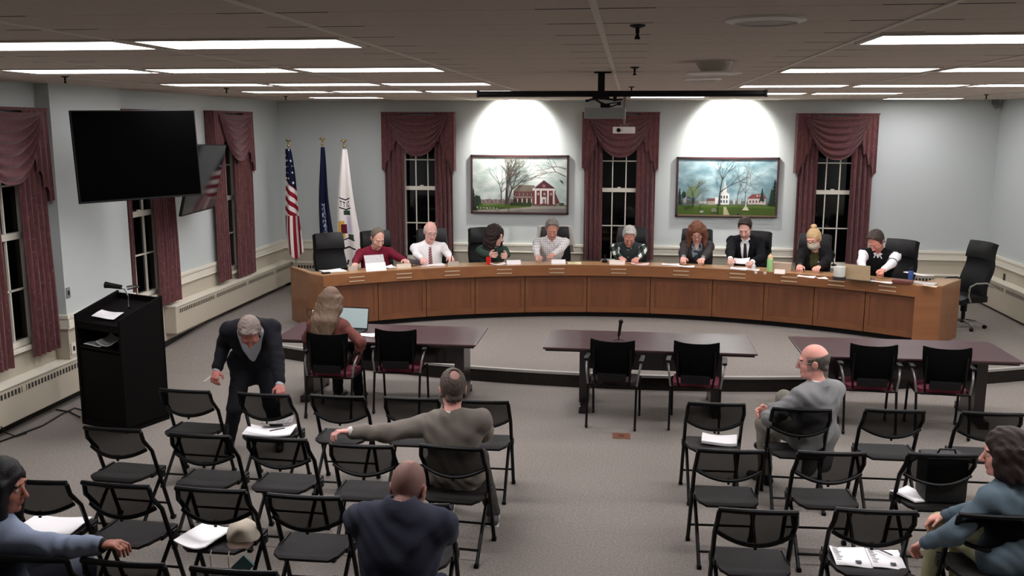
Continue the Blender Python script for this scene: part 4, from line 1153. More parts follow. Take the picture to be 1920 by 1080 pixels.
MB().tube([(0, 0, .08), (-.03, .02, .15), (.02, .03, .17)], .008, 8).build('neck', M_CHROME, tm, smooth=True); MB().tube([(.02, .03, .15), (.03, .03, .21)], [.012, .008], 8).build('head', M_WHITE, tm)
MB().tube([(-.02, 0, .01), (-.10, .02, .10), (-.10, .03, .17), (-.03, .02, .16)], .005, 6).build('cable', M_BLACK, tm)
tag(tm, 'small chrome microphone left of the woman in the rust blouse', 'microphone')

# ------------------------------------------------------------------ things on the curved desk
def on_desk(px, py, z=DZT): return at(px, py, Z=z)
def dang(p): return -math.atan2(p.x-CX, p.y-CY)
def dpaper(label, px, py, w_, h_, **k):
    q = on_desk(px, py); kk = dict(curl=.003, thick=.004); rot = kk.pop('r', 0); kk.update(k); rot = kk.pop('r', 0)
    return paper(label, (q.x, q.y, DZT+.001), dang(q)+rot, w_, h_, **kk)
dpaper('white sheets on the far left end of the curved desk', 624, 508, .34, .26)
def block(name, label, px, py, size, m, cat, rot=0, lift=0, bevel=.004):
    q = on_desk(px, py); r = empty(name, (q.x, q.y, DZT+lift), dang(q)+rot)
    MB().bx((-size[0]/2, -size[1]/2, 0), (size[0]/2, size[1]/2, size[2]), bevel).build('body', m, r)
    tag(r, label, cat); return r
M_TAN = mat('beige_card', (205, 190, 170), .6)
def nameplate(label, px, py, m=None, w_=.22):
    q = on_desk(px, py); r = empty('name_card', (q.x, q.y, DZT), dang(q))
    m_ = MB(); m_.prism([(-.035, 0), (.035, 0), (.004, .062), (-.004, .062)], -w_/2, w_/2, Matrix(((0, 0, 1), (1, 0, 0), (0, 1, 0)))); m_.build('card', m or M_TAN, r)
    tag(r, label, 'name card')
nameplate('blank beige name card left of the man in maroon', 661, 507, mat('dim_card', (165, 155, 140), .6), .13)
nameplate('blank beige name card in front of the man in maroon', 757, 502)
nameplate('blank beige name card by the black microphone of the man in tie', 850, 498, mat('dim_card', (165, 155, 140), .6), .17)
nameplate('blank white name card right of the curly haired woman', 963, 495, M_PAPER)
nameplate('blank white name card in front of the man in the checked shirt', 1047, 494, M_PAPER)
nameplate('blank cream name card in front of the man in the grey vest', 1157, 495, mat('cream_card', (228, 215, 205), .6), .24)
# booklet held up before the man in maroon
q = on_desk(704, 507); bk = empty('open_booklet', (q.x, q.y, DZT), dang(q))
MB().box((0, -.02, .055), (.31, .006, .13), Matrix.Rotation(math.radians(-25), 3, 'X')).build('lower_page', M_PAPER, bk)
MB().box((0, .05, .165), (.30, .006, .13), Matrix.Rotation(math.radians(-30), 3, 'X')).build('upper_page', mat('printed_page', (205, 200, 200), .8, var=(40, .2, (180, 176, 176))), bk)
tag(bk, 'open white booklet propped up in front of the man in maroon', 'booklet')
q = on_desk(771, 498); bd = empty('dark_binder', (q.x+.02, q.y+.1, DZT), dang(q)+.5)
MB().box((0, 0, .045), (.34, .24, .03), Matrix.Rotation(.22, 3, 'Y')@Matrix.Rotation(.2, 3, 'X'), .004).build('cover', mat('dark_grey_cover', (62, 56, 62), .5), bd); MB().box((.03, .0, .03), (.30, .22, .015), Matrix.Rotation(.16, 3, 'Y')@Matrix.Rotation(.2, 3, 'X')).build('pages', M_PAPER, bd)
tag(bd, 'dark grey binder with pages sticking out between the first two seated men', 'binder')
dpaper('white papers right of the propped booklet', 733, 502, .16, .12, r=.5, fold=.02)
dpaper('flat white papers in front of the man in tie', 815, 497, .30, .2)
dpaper('cream papers at the left hand of the man in tie', 795, 499, .14, .12, r=.3)
def mic(label, px, py, tilt, h=.18, s=1.0):
    q = on_desk(px, py); r = empty('desk_microphone', (q.x, q.y, DZT), dang(q))
    MB().box((0, 0, .02), (.10*s, .10*s, .04), bevel=.01).build('base', M_BLACK, r)
    MB().tube([(0, 0, .04), (tilt*.3, 0, h*.6), (tilt, 0, h)], .006, 8).build('neck', M_BLACK, r)
    MB().tube([(tilt, 0, h-.01), (tilt*1.35, 0, h+.06)], .014, 10).build('head', M_BLACK, r); tag(r, label, 'microphone')
mic('black desk microphone at the left end of the curved desk', 646, 505, .05, .08)
mic('black gooseneck microphone held by the man in tie', 846, 497, .02, .20)
mic('black desk microphone left of the man in the grey vest', 1134, 492, 0, .06, .8)
q = on_desk(916, 496); cu = empty('red_cup', (q.x, q.y, DZT)); MB().lathe([(.032, 0), (.043, .115), (.041, .115), (.03, .006), (0, .006)], n=20).build('cup_body', mat('red_plastic', (196, 22, 30), .3), cu, smooth=True)
tag(cu, 'red plastic cup in front of the curly haired woman', 'cup')
dpaper('curled white papers under the curly haired woman\'s hands', 933, 496, .24, .15, curl=.02)
dpaper('pale yellow notepad right of the man in the checked shirt', 1077, 494, .21, .15, m=mat('pale_yellow_pad', (236, 232, 190), .8), cat='notepad', name='notepad', thick=.008)
dpaper('pink and white papers right of the man in the grey vest', 1200, 496, .27, .15, m=mat('pinkish_paper', (232, 205, 210), .8), curl=.015)
dpaper('white booklet lying left of the woman with long brown hair', 1257, 497, .26, .14, thick=.012)
dpaper('white papers under the hands of the woman with long brown hair', 1287, 500, .24, .15, curl=.008)
dpaper('stack of white papers below the hands of the man in the black suit', 1385, 505, .24, .15, thick=.018)
dpaper('papers held up by the man in the black suit', 1386, 496, .30, .18, thick=.006, tilt=.35, curl=.02).location.z += .05
dpaper('cream papers right of the stack of the man in the black suit', 1412, 506, .18, .12)
def bottle(label, px, py, prof, m, cap_prof, capm):
    q = on_desk(px, py); r = empty('bottle', (q.x, q.y, DZT)); MB().lathe(prof, n=20).build('bottle_body', m, r, smooth=True); MB().lathe(cap_prof, n=16).build('cap', capm, r, smooth=True); tag(r, label, 'bottle')
bottle('small clear pump bottle right of the man in the black suit', 1413, 506, [(.028, 0), (.028, .07), (.012, .085), (.012, .095)], mat('clear_plastic', (210, 210, 205), .2), [(.014, .093), (.014, .11), (.006, .112), (.006, .135), (0, .136)], M_WHITE)
bottle('pale green bottle with peach cap on the curved desk', 1443, 508, [(.042, 0), (.043, .17), (.04, .185), (.034, .19)], mat('pale_green_plastic', (150, 196, 130), .35), [(.036, .188), (.036, .22), (.03, .235), (.012, .24), (.012, .262), (0, .263)], mat('peach_plastic', (226, 190, 150), .4))
bottle('blue bottle with dark cap near the right end of the curved desk', 1707, 524, [(.036, 0), (.036, .11), (.03, .125), (.02, .13)], mat('blue_plastic', (40, 70, 130), .3), [(.024, .128), (.024, .15), (.018, .165), (0, .166)], M_BLACK)
for px, py, l in ((1417, 513, 'tiny white cup right of the clear pump bottle'), (1434, 514, 'tiny white cup left of the pale green bottle')):
    q = on_desk(px, py); r = empty('small_cup', (q.x, q.y, DZT)); MB().lathe([(.018, 0), (.023, .03), (.021, .03), (.016, .004), (0, .004)], n=16).build('cup_body', M_WHITE, r); tag(r, l, 'cup')
block('tissue_box', 'beige box on the curved desk left of the masked woman', 1466, 507, (.28, .12, .12), mat('beige_box', (176, 156, 136), .7), 'box')
nameplate('blank cream name card in front of the beige box', 1462, 513, mat('cream_card', (228, 215, 205), .6), .15)
dpaper('white papers under the masked woman\'s hands', 1512, 519, .24, .14); dpaper('narrow white sheets right of the masked woman\'s hands', 1541, 522, .14, .13, r=.6)
q = on_desk(1573, 525); r = empty('white_tumbler', (q.x, q.y, DZT)); MB().bx((-.085, -.05, 0), (.085, .05, .045), .006).build('base', mat('dark_base', (48, 40, 38), .4), r); MB().lathe([(.07, .05), (.075, .06), (.082, .19), (.078, .19), (.07, .06), (0, .06)], n=24).build('cup_body', mat('white_cup', (222, 224, 214), .5), r, smooth=True)
tag(r, 'large white tumbler on a dark block left of the tan laptop', 'cup')
q = on_desk(1608, 526); lp_ = laptop('open laptop with tan lid in front of the man in the black vest', (q.x, q.y+.0, DZT), dang(q)+math.pi, .34, .22, M_BLACK, mat('tan_lid', (188, 164, 130), .45), 100, mat('grey_laptop_base', (90, 88, 86), .5))
dpaper('white papers under the sleeve of the man in the black vest', 1652, 529, .30, .10)
block('wallet', 'reddish brown leather folder right of the man in the black vest', 1692, 531, (.26, .14, .05), mat('red_brown_leather', (100, 48, 42), .45), 'folder', .1, 0, .015)
dpaper('large white booklet over the brown folder', 1722, 523, .34, .22, thick=.014, r=-.3, tilt=-.12).location.z += .06
dpaper('grey white magazine under the large booklet at the right desk end', 1735, 533, .28, .14, thick=.02, m=mat('grey_paper', (196, 194, 190), .7))
dpaper('loose sheet on the right end cabinet of the curved desk', 1744, 537, .18, .07, m=mat('peach_paper', (226, 198, 170), .8))
# phone-like dark item at left end
block('dark_folder', 'black folder edge by the papers on the left desk end', 611, 513, (.12, .07, .02), M_BLACK, 'folder')
gm = empty('desk_microphone', on_desk(1566, 500)); gm.location.z = DZT; MB().tube([(0, .1, 0), (-.02, .1, .12), (-.05, .06, .2)], .007, 8).ball((-.055, .055, .205), .016).build('neck', M_BLACK, gm); MB().lathe([(.04, 0), (.04, .02), (.01, .025)], (0, .1, 0), 12).build('base', M_BLACK, gm); tag(gm, 'thin black microphone behind the white tumbler', 'microphone')

# ------------------------------------------------------------------ things on the folding chairs
def cpaper(k, x, y, label, w_, h_, r=0, **kw):
    q, yw = on_chair(k, x, y); return paper(label, q, yw+r, w_, h_, **kw)
cpaper('A2', -.02, .13, 'large open white papers on the chair under the bending man', .42, .27, r=.15, curl=.02, thick=.008)
np_ = cpaper('A2', -.02, .30, 'folded grey newspaper lying across the papers under the bending man', .27, .16, r=.3, curl=.01, thick=.008, m=mat('newsprint', (150, 148, 146), .9, var=(30, .15, (105, 103, 102)))); np_.location.z += .04
pe_ = empty('pen', on_chair('A2', .06, .11, .51)[0], .6); MB().tube([(-.07, 0, 0), (.06, 0, .006)], .005, 6).build('barrel', M_BLACK, pe_); MB().tube([(.06, 0, .006), (.072, 0, .007)], [.004, .001], 6).build('tip', M_CHROME, pe_); tag(pe_, 'black pen lying on the white papers under the bending man', 'pen')
cpaper('C0', .0, .16, 'white papers spread on the chair beside the dark haired woman', .40, .26, curl=.01, thick=.006)
cpaper('C2', -.10, .10, 'curved white booklet sagging over the chair beside the cap', .24, .34, r=-.25, curl=.03, thick=.008)
q, yw = on_chair('C2', .12, .13); cap = empty('baseball_cap', q, yw+.4)
mcap = MB(); mcap.grid(lambda u, v: (.105*math.sin(v*1.5)*math.cos(u*2*math.pi)+.02*v, .12*math.sin(v*1.5)*math.sin(u*2*math.pi), .005+.12*math.cos(v*1.5)+.008*math.sin(u*19)*v), 28, 10, .003); mcap.build('crown', mat('pale_khaki_cloth', (190, 180, 160), .85, bump=(20, .4)), cap, smooth=True)
MB().grid(lambda u, v: ((u-.5)*.17*(1-.5*v*v), -.09-.08*v, .012-.02*v+.01*math.sin(u*math.pi)), 10, 5, .004).build('brim', mat('brown_cloth', (92, 70, 60), .85), cap, smooth=True)
tag(cap, 'pale khaki cap lying on the chair next to the white booklet', 'cap')
bg = empty('lanyard', on_chair('C2', .06, -.075, .47)[0], yw)
for x in (-.05, .07): MB().tube([(x, .01, .01), (x, -.012, -.02), (x+.004, -.014, -.14)], .004, 6, flat=(Vector((0, 1, 0)), .3)).build('strap', mat('beige_strap', (170, 155, 135), .8), bg)
tag(bg, 'two beige straps hanging down from the chair with the cap', 'strap')
tf = empty('teal_folder', at(455, 1062, Z=.5)); MB().box((0, 0, 0), (.09, .012, .12), Matrix.Rotation(.78, 3, 'Y')).build('cover', mat('teal_card', (66, 104, 104), .5), tf); tag(tf, 'teal folder corner showing above the lowest chair back', 'folder')
cpaper('RA1', .06, .16, 'thick stack of white papers on the front row chair right of the aisle', .29, .22, r=-.15, curl=.012, thick=.022)
cpaper('RC2', -.085, .16, 'printed sheet with a left text column, left of the pair on a chair', .215, .27, r=-.06, curl=.002, lines=True)
cpaper('RC2', .125, .15, 'printed sheet right of the pair on the chair, under a pen', .20, .26, r=-.08, curl=.002, lines=True)
pe2 = empty('pen', on_chair('RC2', .13, .24, .492)[0], -.9); MB().tube([(-.07, 0, 0), (.07, 0, 0)], .005, 6).build('barrel', mat('grey_pen', (90, 88, 88)), pe2); MB().tube([(.07, 0, 0), (.08, 0, 0)], [.004, .001], 6).build('tip', M_CHROME, pe2); tag(pe2, 'grey pen on the right one of the two printed sheets', 'pen')
cpaper('RB3', -.13, .16, 'folded white paper half under the black bag', .17, .24, r=.5, curl=.01, thick=.012)
q, yw = on_chair('RB3', .07, .12); bag = empty('black_bag', q, yw)
MB().box((0, .03, .17), (.30, .22, .34), bevel=.05).build('bag_body', mat('black_nylon', (10, 10, 11), .7, bump=(25, .5)), bag, smooth=True); MB().tube([(-.08, -.02, .32), (-.05, -.03, .39), (.05, -.03, .39), (.08, -.02, .32)], .008, 8).build('handle', M_BLACK, bag, smooth=True)
tag(bag, 'black bag standing on the chair in front of the woman in blue', 'bag')
# power cables on the floor by the lectern
cb = MB(); z = .012
pts = [at(0, 828, Z=z), at(35, 815, Z=z), at(80, 798, Z=z), at(115, 777, Z=z), at(140, 765, Z=z), at(158, 770, Z=z)]
cb.tube(pts, .008, 6); cb.tube([at(2, 800, X=XL+.2), at(12, 812, X=XL+.21), at(30, 818, Z=z), at(50, 812, Z=z)], .007, 6)
cb.tube([at(105, 768, Z=z), at(130, 772, Z=z), at(150, 782, Z=z)], .008, 6)
c_ = cb.build('power_cable', M_BLACK, smooth=True); tag(c_, 'black power cables trailing from the wall heater to the lectern', 'cable')
# jacket draped over the office chair of the man in the checked shirt
p, rz, _ = OC[4]
jm = MB()
jm.grid(lambda u, v: ((u-.5)*(.56+.1*v), -.40-.02*v+.06*(2*u-1)**2-.012*math.sin(u*25)*v, 1.285-.45*v), 26, 12, .012)
jm.grid(lambda u, v: ((u-.5)*.56, -.40+.125*v+.05*(2*u-1)**2, 1.285+.018*math.sin(v*math.pi)), 20, 4, .01)
jm.grid(lambda u, v: ((u-.5)*(.56+.12*v), -.262+.03*v+.05*(2*u-1)**2+.012*math.sin(u*21)*v, 1.283-.30*v), 26, 10, .012)
jk = jm.build('draped_jacket', mat('pale_grey_jacket', (186, 178, 172), .85, bump=(25, .3)), smooth=True); jk.location = p; jk.rotation_euler = (0, 0, rz)
tag(jk, 'pale grey jacket hung over the office chair of the man in the checked shirt', 'jacket')
# ------------------------------------------------------------------ people: bodies and clothes grown as smooth blended volumes
class Vol:
    """blended volume sampled on a grid and skinned with surface nets"""
    def __init__(s): s.pr = []                    # (kind, a, b, ra, rb, flatdir, flat, k, op, tag)
    def cap(s, a, b, ra, rb=None, flat=None, k=.02, op='u', tag=0):
        s.pr.append((np.array(a, float), np.array(b, float), ra, ra if rb is None else rb, flat, k, op, tag)); return s
    def ell(s, c, axes, M=None, k=.02, op='u', tag=0):
        s.pr.append((np.array(c, float), None, np.array(axes, float), M, None, k, op, tag)); return s
    @staticmethod
    def dist(p, P):
        a, b, ra, rb, flat, k, op, tg = p
        if b is None:
            q = P-a
            if rb is not None: q = q@rb         # rb = matrix whose columns are the local axes
            r = ra
            k0 = np.sqrt(((q/r)**2).sum(-1))+1e-9; k1 = np.sqrt(((q/(r*r))**2).sum(-1))+1e-9
            return k0*(k0-1)/k1
        q = P-a; ba = b-a
        if flat is not None:
            u, f = flat; u = np.array(u, float)
            q = q+(1/f-1)*(q@u)[..., None]*u; ba = ba+(1/f-1)*(ba@u)*u
        L2 = max(float(ba@ba), 1e-12)
        h = np.clip((q@ba)/L2, 0, 1)
        d = np.sqrt(((q-h[..., None]*ba)**2).sum(-1))-(ra+(rb-ra)*h)
        if flat is not None: d = d*min(1, (1+flat[1])/2)
        return d
    def bounds(s, p):
        a, b, ra, rb, flat, k, op, tg = p
        if b is None: m = float(np.max(ra)); return a-m, a+m
        m = max(ra, rb); return np.minimum(a, b)-m, np.maximum(a, b)+m
    def mesh(s, vox, disp=None, clips=()):
        us = [s.bounds(p) for p in s.pr if p[6] == 'u']
        lo = np.min([u[0] for u in us], 0)-.03; hi = np.max([u[1] for u in us], 0)+.03
        n = np.ceil((hi-lo)/vox).astype(int)+1
        F = np.full(n, 1.0, np.float32)
        ax = [lo[i]+vox*np.arange(n[i]) for i in range(3)]
        for p in s.pr:
            l, h = s.bounds(p); k = p[5]; m = max(k, .0)+2.5*vox
            i0 = np.clip(((l-m-lo)/vox).astype(int), 0, n-1); i1 = np.clip(((h+m-lo)/vox).astype(int)+2, 0, n)
            if (i1 <= i0).any(): continue
            sl = tuple(slice(i0[i], i1[i]) for i in range(3))
            G = np.stack(np.meshgrid(ax[0][sl[0]], ax[1][sl[1]], ax[2][sl[2]], indexing='ij'), -1)
            d = s.dist(p, G).astype(np.float32); f = F[sl]
            if p[6] == 'u':
                hh = np.clip(.5+.5*(f-d)/k, 0, 1) if k > 0 else (d < f).astype(np.float32)
                F[sl] = f*(1-hh)+d*hh-k*hh*(1-hh)
            elif p[6] == 's':
                k = max(k, 1e-4); d = -d; hh = np.clip(.5-.5*(f-d)/k, 0, 1)
                F[sl] = f*(1-hh)+d*hh+k*hh*(1-hh)
        if disp is not None or clips:
            G = np.stack(np.meshgrid(*ax, indexing='ij'), -1)
            if disp is not None: F += disp(G).astype(np.float32)
            for c in clips: F = np.maximum(F, c(G).astype(np.float32))
        F[0], F[-1], F[:, 0], F[:, -1], F[:, :, 0], F[:, :, -1] = 1, 1, 1, 1, 1, 1
        return surface_nets(F, lo, vox)
def surface_nets(F, lo, vox):
    S = F < 0; nx, ny, nz = F.shape
    c = S[:-1, :-1, :-1].astype(np.int8)
    for dx, dy, dz in ((1, 0, 0), (0, 1, 0), (0, 0, 1), (1, 1, 0), (1, 0, 1), (0, 1, 1), (1, 1, 1)):
        c = c+S[dx:nx-1+dx, dy:ny-1+dy, dz:nz-1+dz]
    act = (c > 0) & (c < 8); I = np.argwhere(act)
    if len(I) == 0: return np.zeros((0, 3)), np.zeros((0, 4), int)
    idx = -np.ones(act.shape, np.int64); idx[tuple(I.T)] = np.arange(len(I))
    acc = np.zeros((len(I), 3)); cnt = np.zeros(len(I))
    off = [(0, 0, 0), (1, 0, 0), (0, 1, 0), (1, 1, 0), (0, 0, 1), (1, 0, 1), (0, 1, 1), (1, 1, 1)]
    for i in range(8):
        for ax_ in range(3):
            j = i ^ (1 << ax_)
            if j <= i: continue
            a, b = off[i], off[j]
            fa = F[I[:, 0]+a[0], I[:, 1]+a[1], I[:, 2]+a[2]]; fb = F[I[:, 0]+b[0], I[:, 1]+b[1], I[:, 2]+b[2]]
            m = (fa < 0) != (fb < 0)
            t = np.where(m, fa/np.where(m, fa-fb, 1), 0)
            pa, pb = np.array(a, float), np.array(b, float)
            acc[m] += pa+(pb-pa)*t[m][:, None]; cnt[m] += 1
    V = lo+vox*(I+acc/cnt[:, None])
    Q = []
    for ax_ in range(3):
        o = [0, 0, 0]; o[ax_] = 1
        A = S[:nx-o[0], :ny-o[1], :nz-o[2]]; B = S[o[0]:, o[1]:, o[2]:]
        E_ = np.argwhere(A != B); inside = A[tuple(E_.T)]
        b1, b2 = (ax_+1) % 3, (ax_+2) % 3
        ok = (E_[:, b1] > 0) & (E_[:, b2] > 0) & (E_[:, b1] < F.shape[b1]-1) & (E_[:, b2] < F.shape[b2]-1) & (E_[:, ax_] < F.shape[ax_]-1)
        E_ = E_[ok]; inside = inside[ok]
        u1 = np.zeros(3, int); u1[b1] = 1; u2 = np.zeros(3, int); u2[b2] = 1
        q = np.stack([idx[tuple((E_-u1-u2).T)], idx[tuple((E_-u2).T)], idx[tuple(E_.T)], idx[tuple((E_-u1).T)]], 1)
        q[~inside] = q[~inside][:, ::-1]
        Q.append(q)
    return V, np.concatenate(Q)
def vol_obj(name, VQ, mats, parent=None, tagf=None):
    V, Q = VQ
    me = bpy.data.meshes.new(name); nv, nq = len(V), len(Q)
    me.vertices.add(nv); me.vertices.foreach_set('co', V.astype(np.float32).ravel())
    me.loops.add(nq*4); me.loops.foreach_set('vertex_index', Q.astype(np.int32).ravel())
    me.polygons.add(nq); me.polygons.foreach_set('loop_start', np.arange(0, nq*4, 4, dtype=np.int32))
    try: me.polygons.foreach_set('loop_total', np.full(nq, 4, np.int32))
    except Exception: pass
    for m in mats: me.materials.append(m)
    if tagf is not None and nq:
        me.polygons.foreach_set('material_index', tagf(V[Q].mean(1)).astype(np.int32))
    me.polygons.foreach_set('use_smooth', np.ones(nq, bool))
    me.update(calc_edges=True); me.validate()
    o = bpy.data.objects.new(name, me); COL.objects.link(o)
    if parent: o.parent = parent
    return o
def nrm(v): v = np.array(v, float); return v/max(1e-9, np.linalg.norm(v))
def rotm(axis, a):
    axis = nrm(axis); K = np.array([[0, -axis[2], axis[1]], [axis[2], 0, -axis[0]], [-axis[1], axis[0], 0]])
    return np.eye(3)+math.sin(a)*K+(1-math.cos(a))*(K@K)
def ik(S, T, a, b, hint):
    d = T-S; L = np.linalg.norm(d); L2 = min(L, (a+b)*.995); d = d/max(L, 1e-6); T = S+d*L2
    x = (a*a-b*b+L2*L2)/(2*L2); h = math.sqrt(max(0, a*a-x*x))
    n = np.array(hint, float); n = n-d*(n@d); n = nrm(n)
    return S+d*x+n*h, T

SKIN = {}
def skin(c): return mat('skin_%d_%d_%d' % c, c, .55, spec=.35, var=(9, .25, tuple(max(0, int(v*.93)) for v in c)))
M_EYE = mat('eye_white', (215, 208, 202), .3); M_IRIS = mat('eye_iris', (40, 28, 22), .3); 
def hairm(c):
    k = 'hair_%d_%d_%d' % c
    if k in MATS: return MATS[k]
    m = mat(k, c, .6, spec=.3); nt, b, L = nodes(m); vec, _ = obj_xyz(nt)
    mp = nt.nodes.new('ShaderNodeMapping'); mp.inputs['Scale'].default_value = (90, 90, 9); L.new(vec, mp.inputs[0])
    n = nt.nodes.new('ShaderNodeTexNoise'); n.inputs['Scale'].default_value = 1.6; n.inputs['Detail'].default_value = 5; n.inputs['Distortion'].default_value = .5; L.new(mp.outputs[0], n.inputs['Vector'])
    L.new(mix_col(nt, n.outputs['Fac'], tuple(int(v*.45) for v in c), tuple(min(255, int(v*1.3)) for v in c)), b.inputs['Base Color'])
    bp = nt.nodes.new('ShaderNodeBump'); bp.inputs['Strength'].default_value = .7; bp.inputs['Distance'].default_value = .006; L.new(n.outputs['Fac'], bp.inputs['Height']); L.new(bp.outputs[0], b.inputs['Normal'])
    return m
def cloth(c, rough=.85, bump=(70, .12), name=None): return mat(name or 'cloth_%d_%d_%d' % c, c, rough, spec=.2, bump=bump)

def person(label, loc, face, seat=.5, S=1.07, mode='sit', lean=8, side=0, twist=0, head=(0, 0, 0), girth=1.0, belly=0, shoulder=1.0,
           LH=None, RH=None, le=(-.8, -.3, -1), re=(.8, -.3, -1), lf=None, rf=None, knee=.0, grip=.5, palmL=None, palmR=None,
           sk=(206, 160, 142), hair='short', hc=(90, 80, 72), hz=None, top=('shirt', (200, 200, 200)), layers=(), pants=(30, 30, 36), shoes=(24, 22, 22),
           glasses=None, mask=None, tie=None, vox=.0065, female=False, headfwd=.0, brow=None, z0=0.0, sole=None, stubble=None, neckfwd=.03, extra=None, headoff=(0, 0, 0), dry=False, tors=1.0, neck=1.0, hs=1.1, shr=(0, 0)):
    """local frame: +y is where the person faces, +x is the person's right, z up from the floor the feet stand on"""
    lean_, side_, twist_ = map(math.radians, (lean, side, twist))
    hipz = seat+.085*S if mode == 'sit' else seat
    P = np.array([0, 0, hipz])
    up = nrm([math.sin(side_), math.sin(lean_)*math.cos(side_), math.cos(lean_)*math.cos(side_)])
    fw0 = np.array([0, 1., 0])
    rt = rotm(up, -twist_)@nrm(np.cross([0, 1, 0], up)); fwd = nrm(np.cross(up, rt))
    tl = .50*S*(.95 if female else 1)*tors
    N = P+up*tl
    sw = (.170 if female else .188)*S*shoulder
    SL, SR = N-rt*sw+up*(shr[0]-.035)*S, N+rt*sw+up*(shr[1]-.035)*S
    nup = nrm(up*.75+np.array([0, .12, .55]))
    hy, hp, hr = map(math.radians, head)            # yaw to person's left +, pitch down +, roll
    H = N+nup*.125*S*neck+fwd*(neckfwd+.0)*S+np.array(headoff)
    hu = np.array([0, 0, 1.0]); hf = np.array([0, 1.0, 0]); hrt = np.array([1.0, 0, 0])
    R = rotm([0, 0, 1], hy)@rotm([1, 0, 0], -hp)@rotm([0, 1, 0], hr)
    base = np.stack([rt*.5+hrt*.5, fw0, hu], 0)
    hrt, hf, hu = R@hrt, R@hf, R@hu
    C = H+hu*.085*S+hf*.012*S                        # head centre, between ears
    HS = S*hs
    def hp_(x, y, z): return C+(hrt*x+hf*y+hu*z)*HS
    HM = np.stack([hrt, hf, hu], 1)
    if dry: return C
    # arms
    A1, A2 = .285*S*(.94 if female else 1), .255*S*(.94 if female else 1)
    def arm(Sh, T, hint, rest):
        if T is None: T = rest
        T = np.array(T, float); E, W = ik(Sh, T, A1, A2, hint); return E, W
    EL, WL = arm(SL, LH, le, P+np.array([-.22*S, .2, .05])); ER, WR = arm(SR, RH, re, P+np.array([.22*S, .2, .05]))
    # legs
    T1, T2 = .43*S, .42*S
    HL, HR = P-rt*.09*S, P+rt*.09*S
    if mode == 'sit':
        kz = seat+.04*S
        if lf is None: lf = (-.13, .46*S, .08)
        if rf is None: rf = (.13, .46*S, .08)
    lf, rf = np.array(lf, float), np.array(rf, float)
    kh = (0, 1, .35) if mode == 'sit' else (0, 1, 0)
    KL, AL = ik(HL, lf, T1, T2, kh); KR, AR = ik(HR, rf, T1, T2, kh)
    g = girth
    B = Vol()
    # ---------------- body
    def torso(V, o=0.0, k=.05, hem=None):
        V.cap(HL, HR, (.115*g*S+o), flat=(fwd, .88), k=k)
        V.cap(P+up*.02, P+up*.26*S*tors, (.135*g*S+o), (.128*g*S+o), flat=(fwd, .80), k=k)
        V.cap(P+up*.33*S*tors-rt*.06*S, P+up*.33*S*tors+rt*.06*S, (.118*(.6+.4*g)*S+o), flat=(fwd, .86), k=k)
        V.cap(P+up*.42*S*tors-rt*.09*S*shoulder, P+up*.42*S*tors+rt*.09*S*shoulder, (.092*(.6+.4*g)*S+o), flat=(fwd, .9), k=k)
        V.cap(SL+up*.005, SR+up*.005, (.058*S+o), flat=(fwd, .9), k=k)
        V.cap((SL+N)/2+up*.0, N+up*.045*S, .045*S+o, .045*S+o, k=k); V.cap((SR+N)/2, N+up*.045*S, .045*S+o, .045*S+o, k=k)
        if belly: V.ell(P+up*.15*S+fwd*.055*S, np.array([.145*g*S, .10*S+belly, .16*S])+o, HMt, k=k)
        if female:
            for s_ in (-1, 1): V.ell(P+up*.33*S*tors+fwd*.085*S+rt*s_*.07*S, np.array([.062, .055, .062])*S+o, None, k=.04)
    HMt = np.stack([rt, fwd, up], 1)
    torso(B)
    B.cap(N-up*.02, H+hu*.02*S, .060*S, .056*S, k=.035)
    for Sh, E, W in ((SL, EL, WL), (SR, ER, WR)):
        B.cap(Sh, E, .052*S*(.9 if female else 1), .040*S, k=.03); B.cap(E, W, .040*S*(.9 if female else 1), .026*S, k=.02)
    for Hh, K, A in ((HL, KL, AL), (HR, KR, AR)):
        B.cap(Hh, K, .088*S*(.5+.5*g), .058*S, k=.05); B.cap(K, A, .056*S, .036*S, k=.03)
        fd = nrm([A[0]*.4-.0, 1.0, 0]) if mode == 'sit' or True else fw0
        B.cap(A+np.array([0, -.03, -.045])*S, A+np.array([0, .15, -.055])*S+0*fd, .032*S, .026*S, k=.03)
    # head
    B.ell(hp_(0, -.012, .032), np.array([.077, .096, .098])*HS, HM, k=.02)
    B.ell(hp_(0, .022, -.035), np.array([.063, .070, .085])*HS, HM, k=.03)
    B.cap(hp_(-.03, .045, -.085), hp_(.03, .045, -.085), .026*HS, k=.03); B.cap(hp_(0, .072, -.096), hp_(0, .074, -.098), .017*HS, k=.02)
    B.ell(hp_(-.038, .058, -.028), np.array([.026, .026, .030])*HS, HM, k=.02); B.ell(hp_(.038, .058, -.028), np.array([.026, .026, .030])*HS, HM, k=.02)
    B.cap(hp_(-.036, .080, .030), hp_(.036, .080, .030), .0125*HS, k=.015)
    for s_ in (-1, 1): B.ell(hp_(s_*.031, .100, .006), np.array([.017, .017, .012])*HS, HM, k=.010, op='s')
    for s_ in (-1, 1): B.cap(hp_(s_*.031, .0795, .006), hp_(s_*.031, .080, .006), .0125*HS, k=.002)
    B.cap(hp_(0, .090, .012), hp_(0, .113, -.030), .008*HS, .0125*HS, k=.010)
    for s_ in (-1, 1): B.cap(hp_(s_*.011, .103, -.034), hp_(s_*.010, .100, -.035), .007*HS, k=.006)
    B.cap(hp_(-.018, .087, -.0585), hp_(.018, .087, -.0585), .0068*HS, k=.004); B.cap(hp_(-.015, .087, -.069), hp_(.015, .087, -.069), .0078*HS, k=.004)
    for s_ in (-1, 1):
        B.ell(hp_(s_*.080, -.012, -.004), np.array([.008, .020, .031])*HS, HM@rotm([0, 1, 0], s_*.2), k=.008)
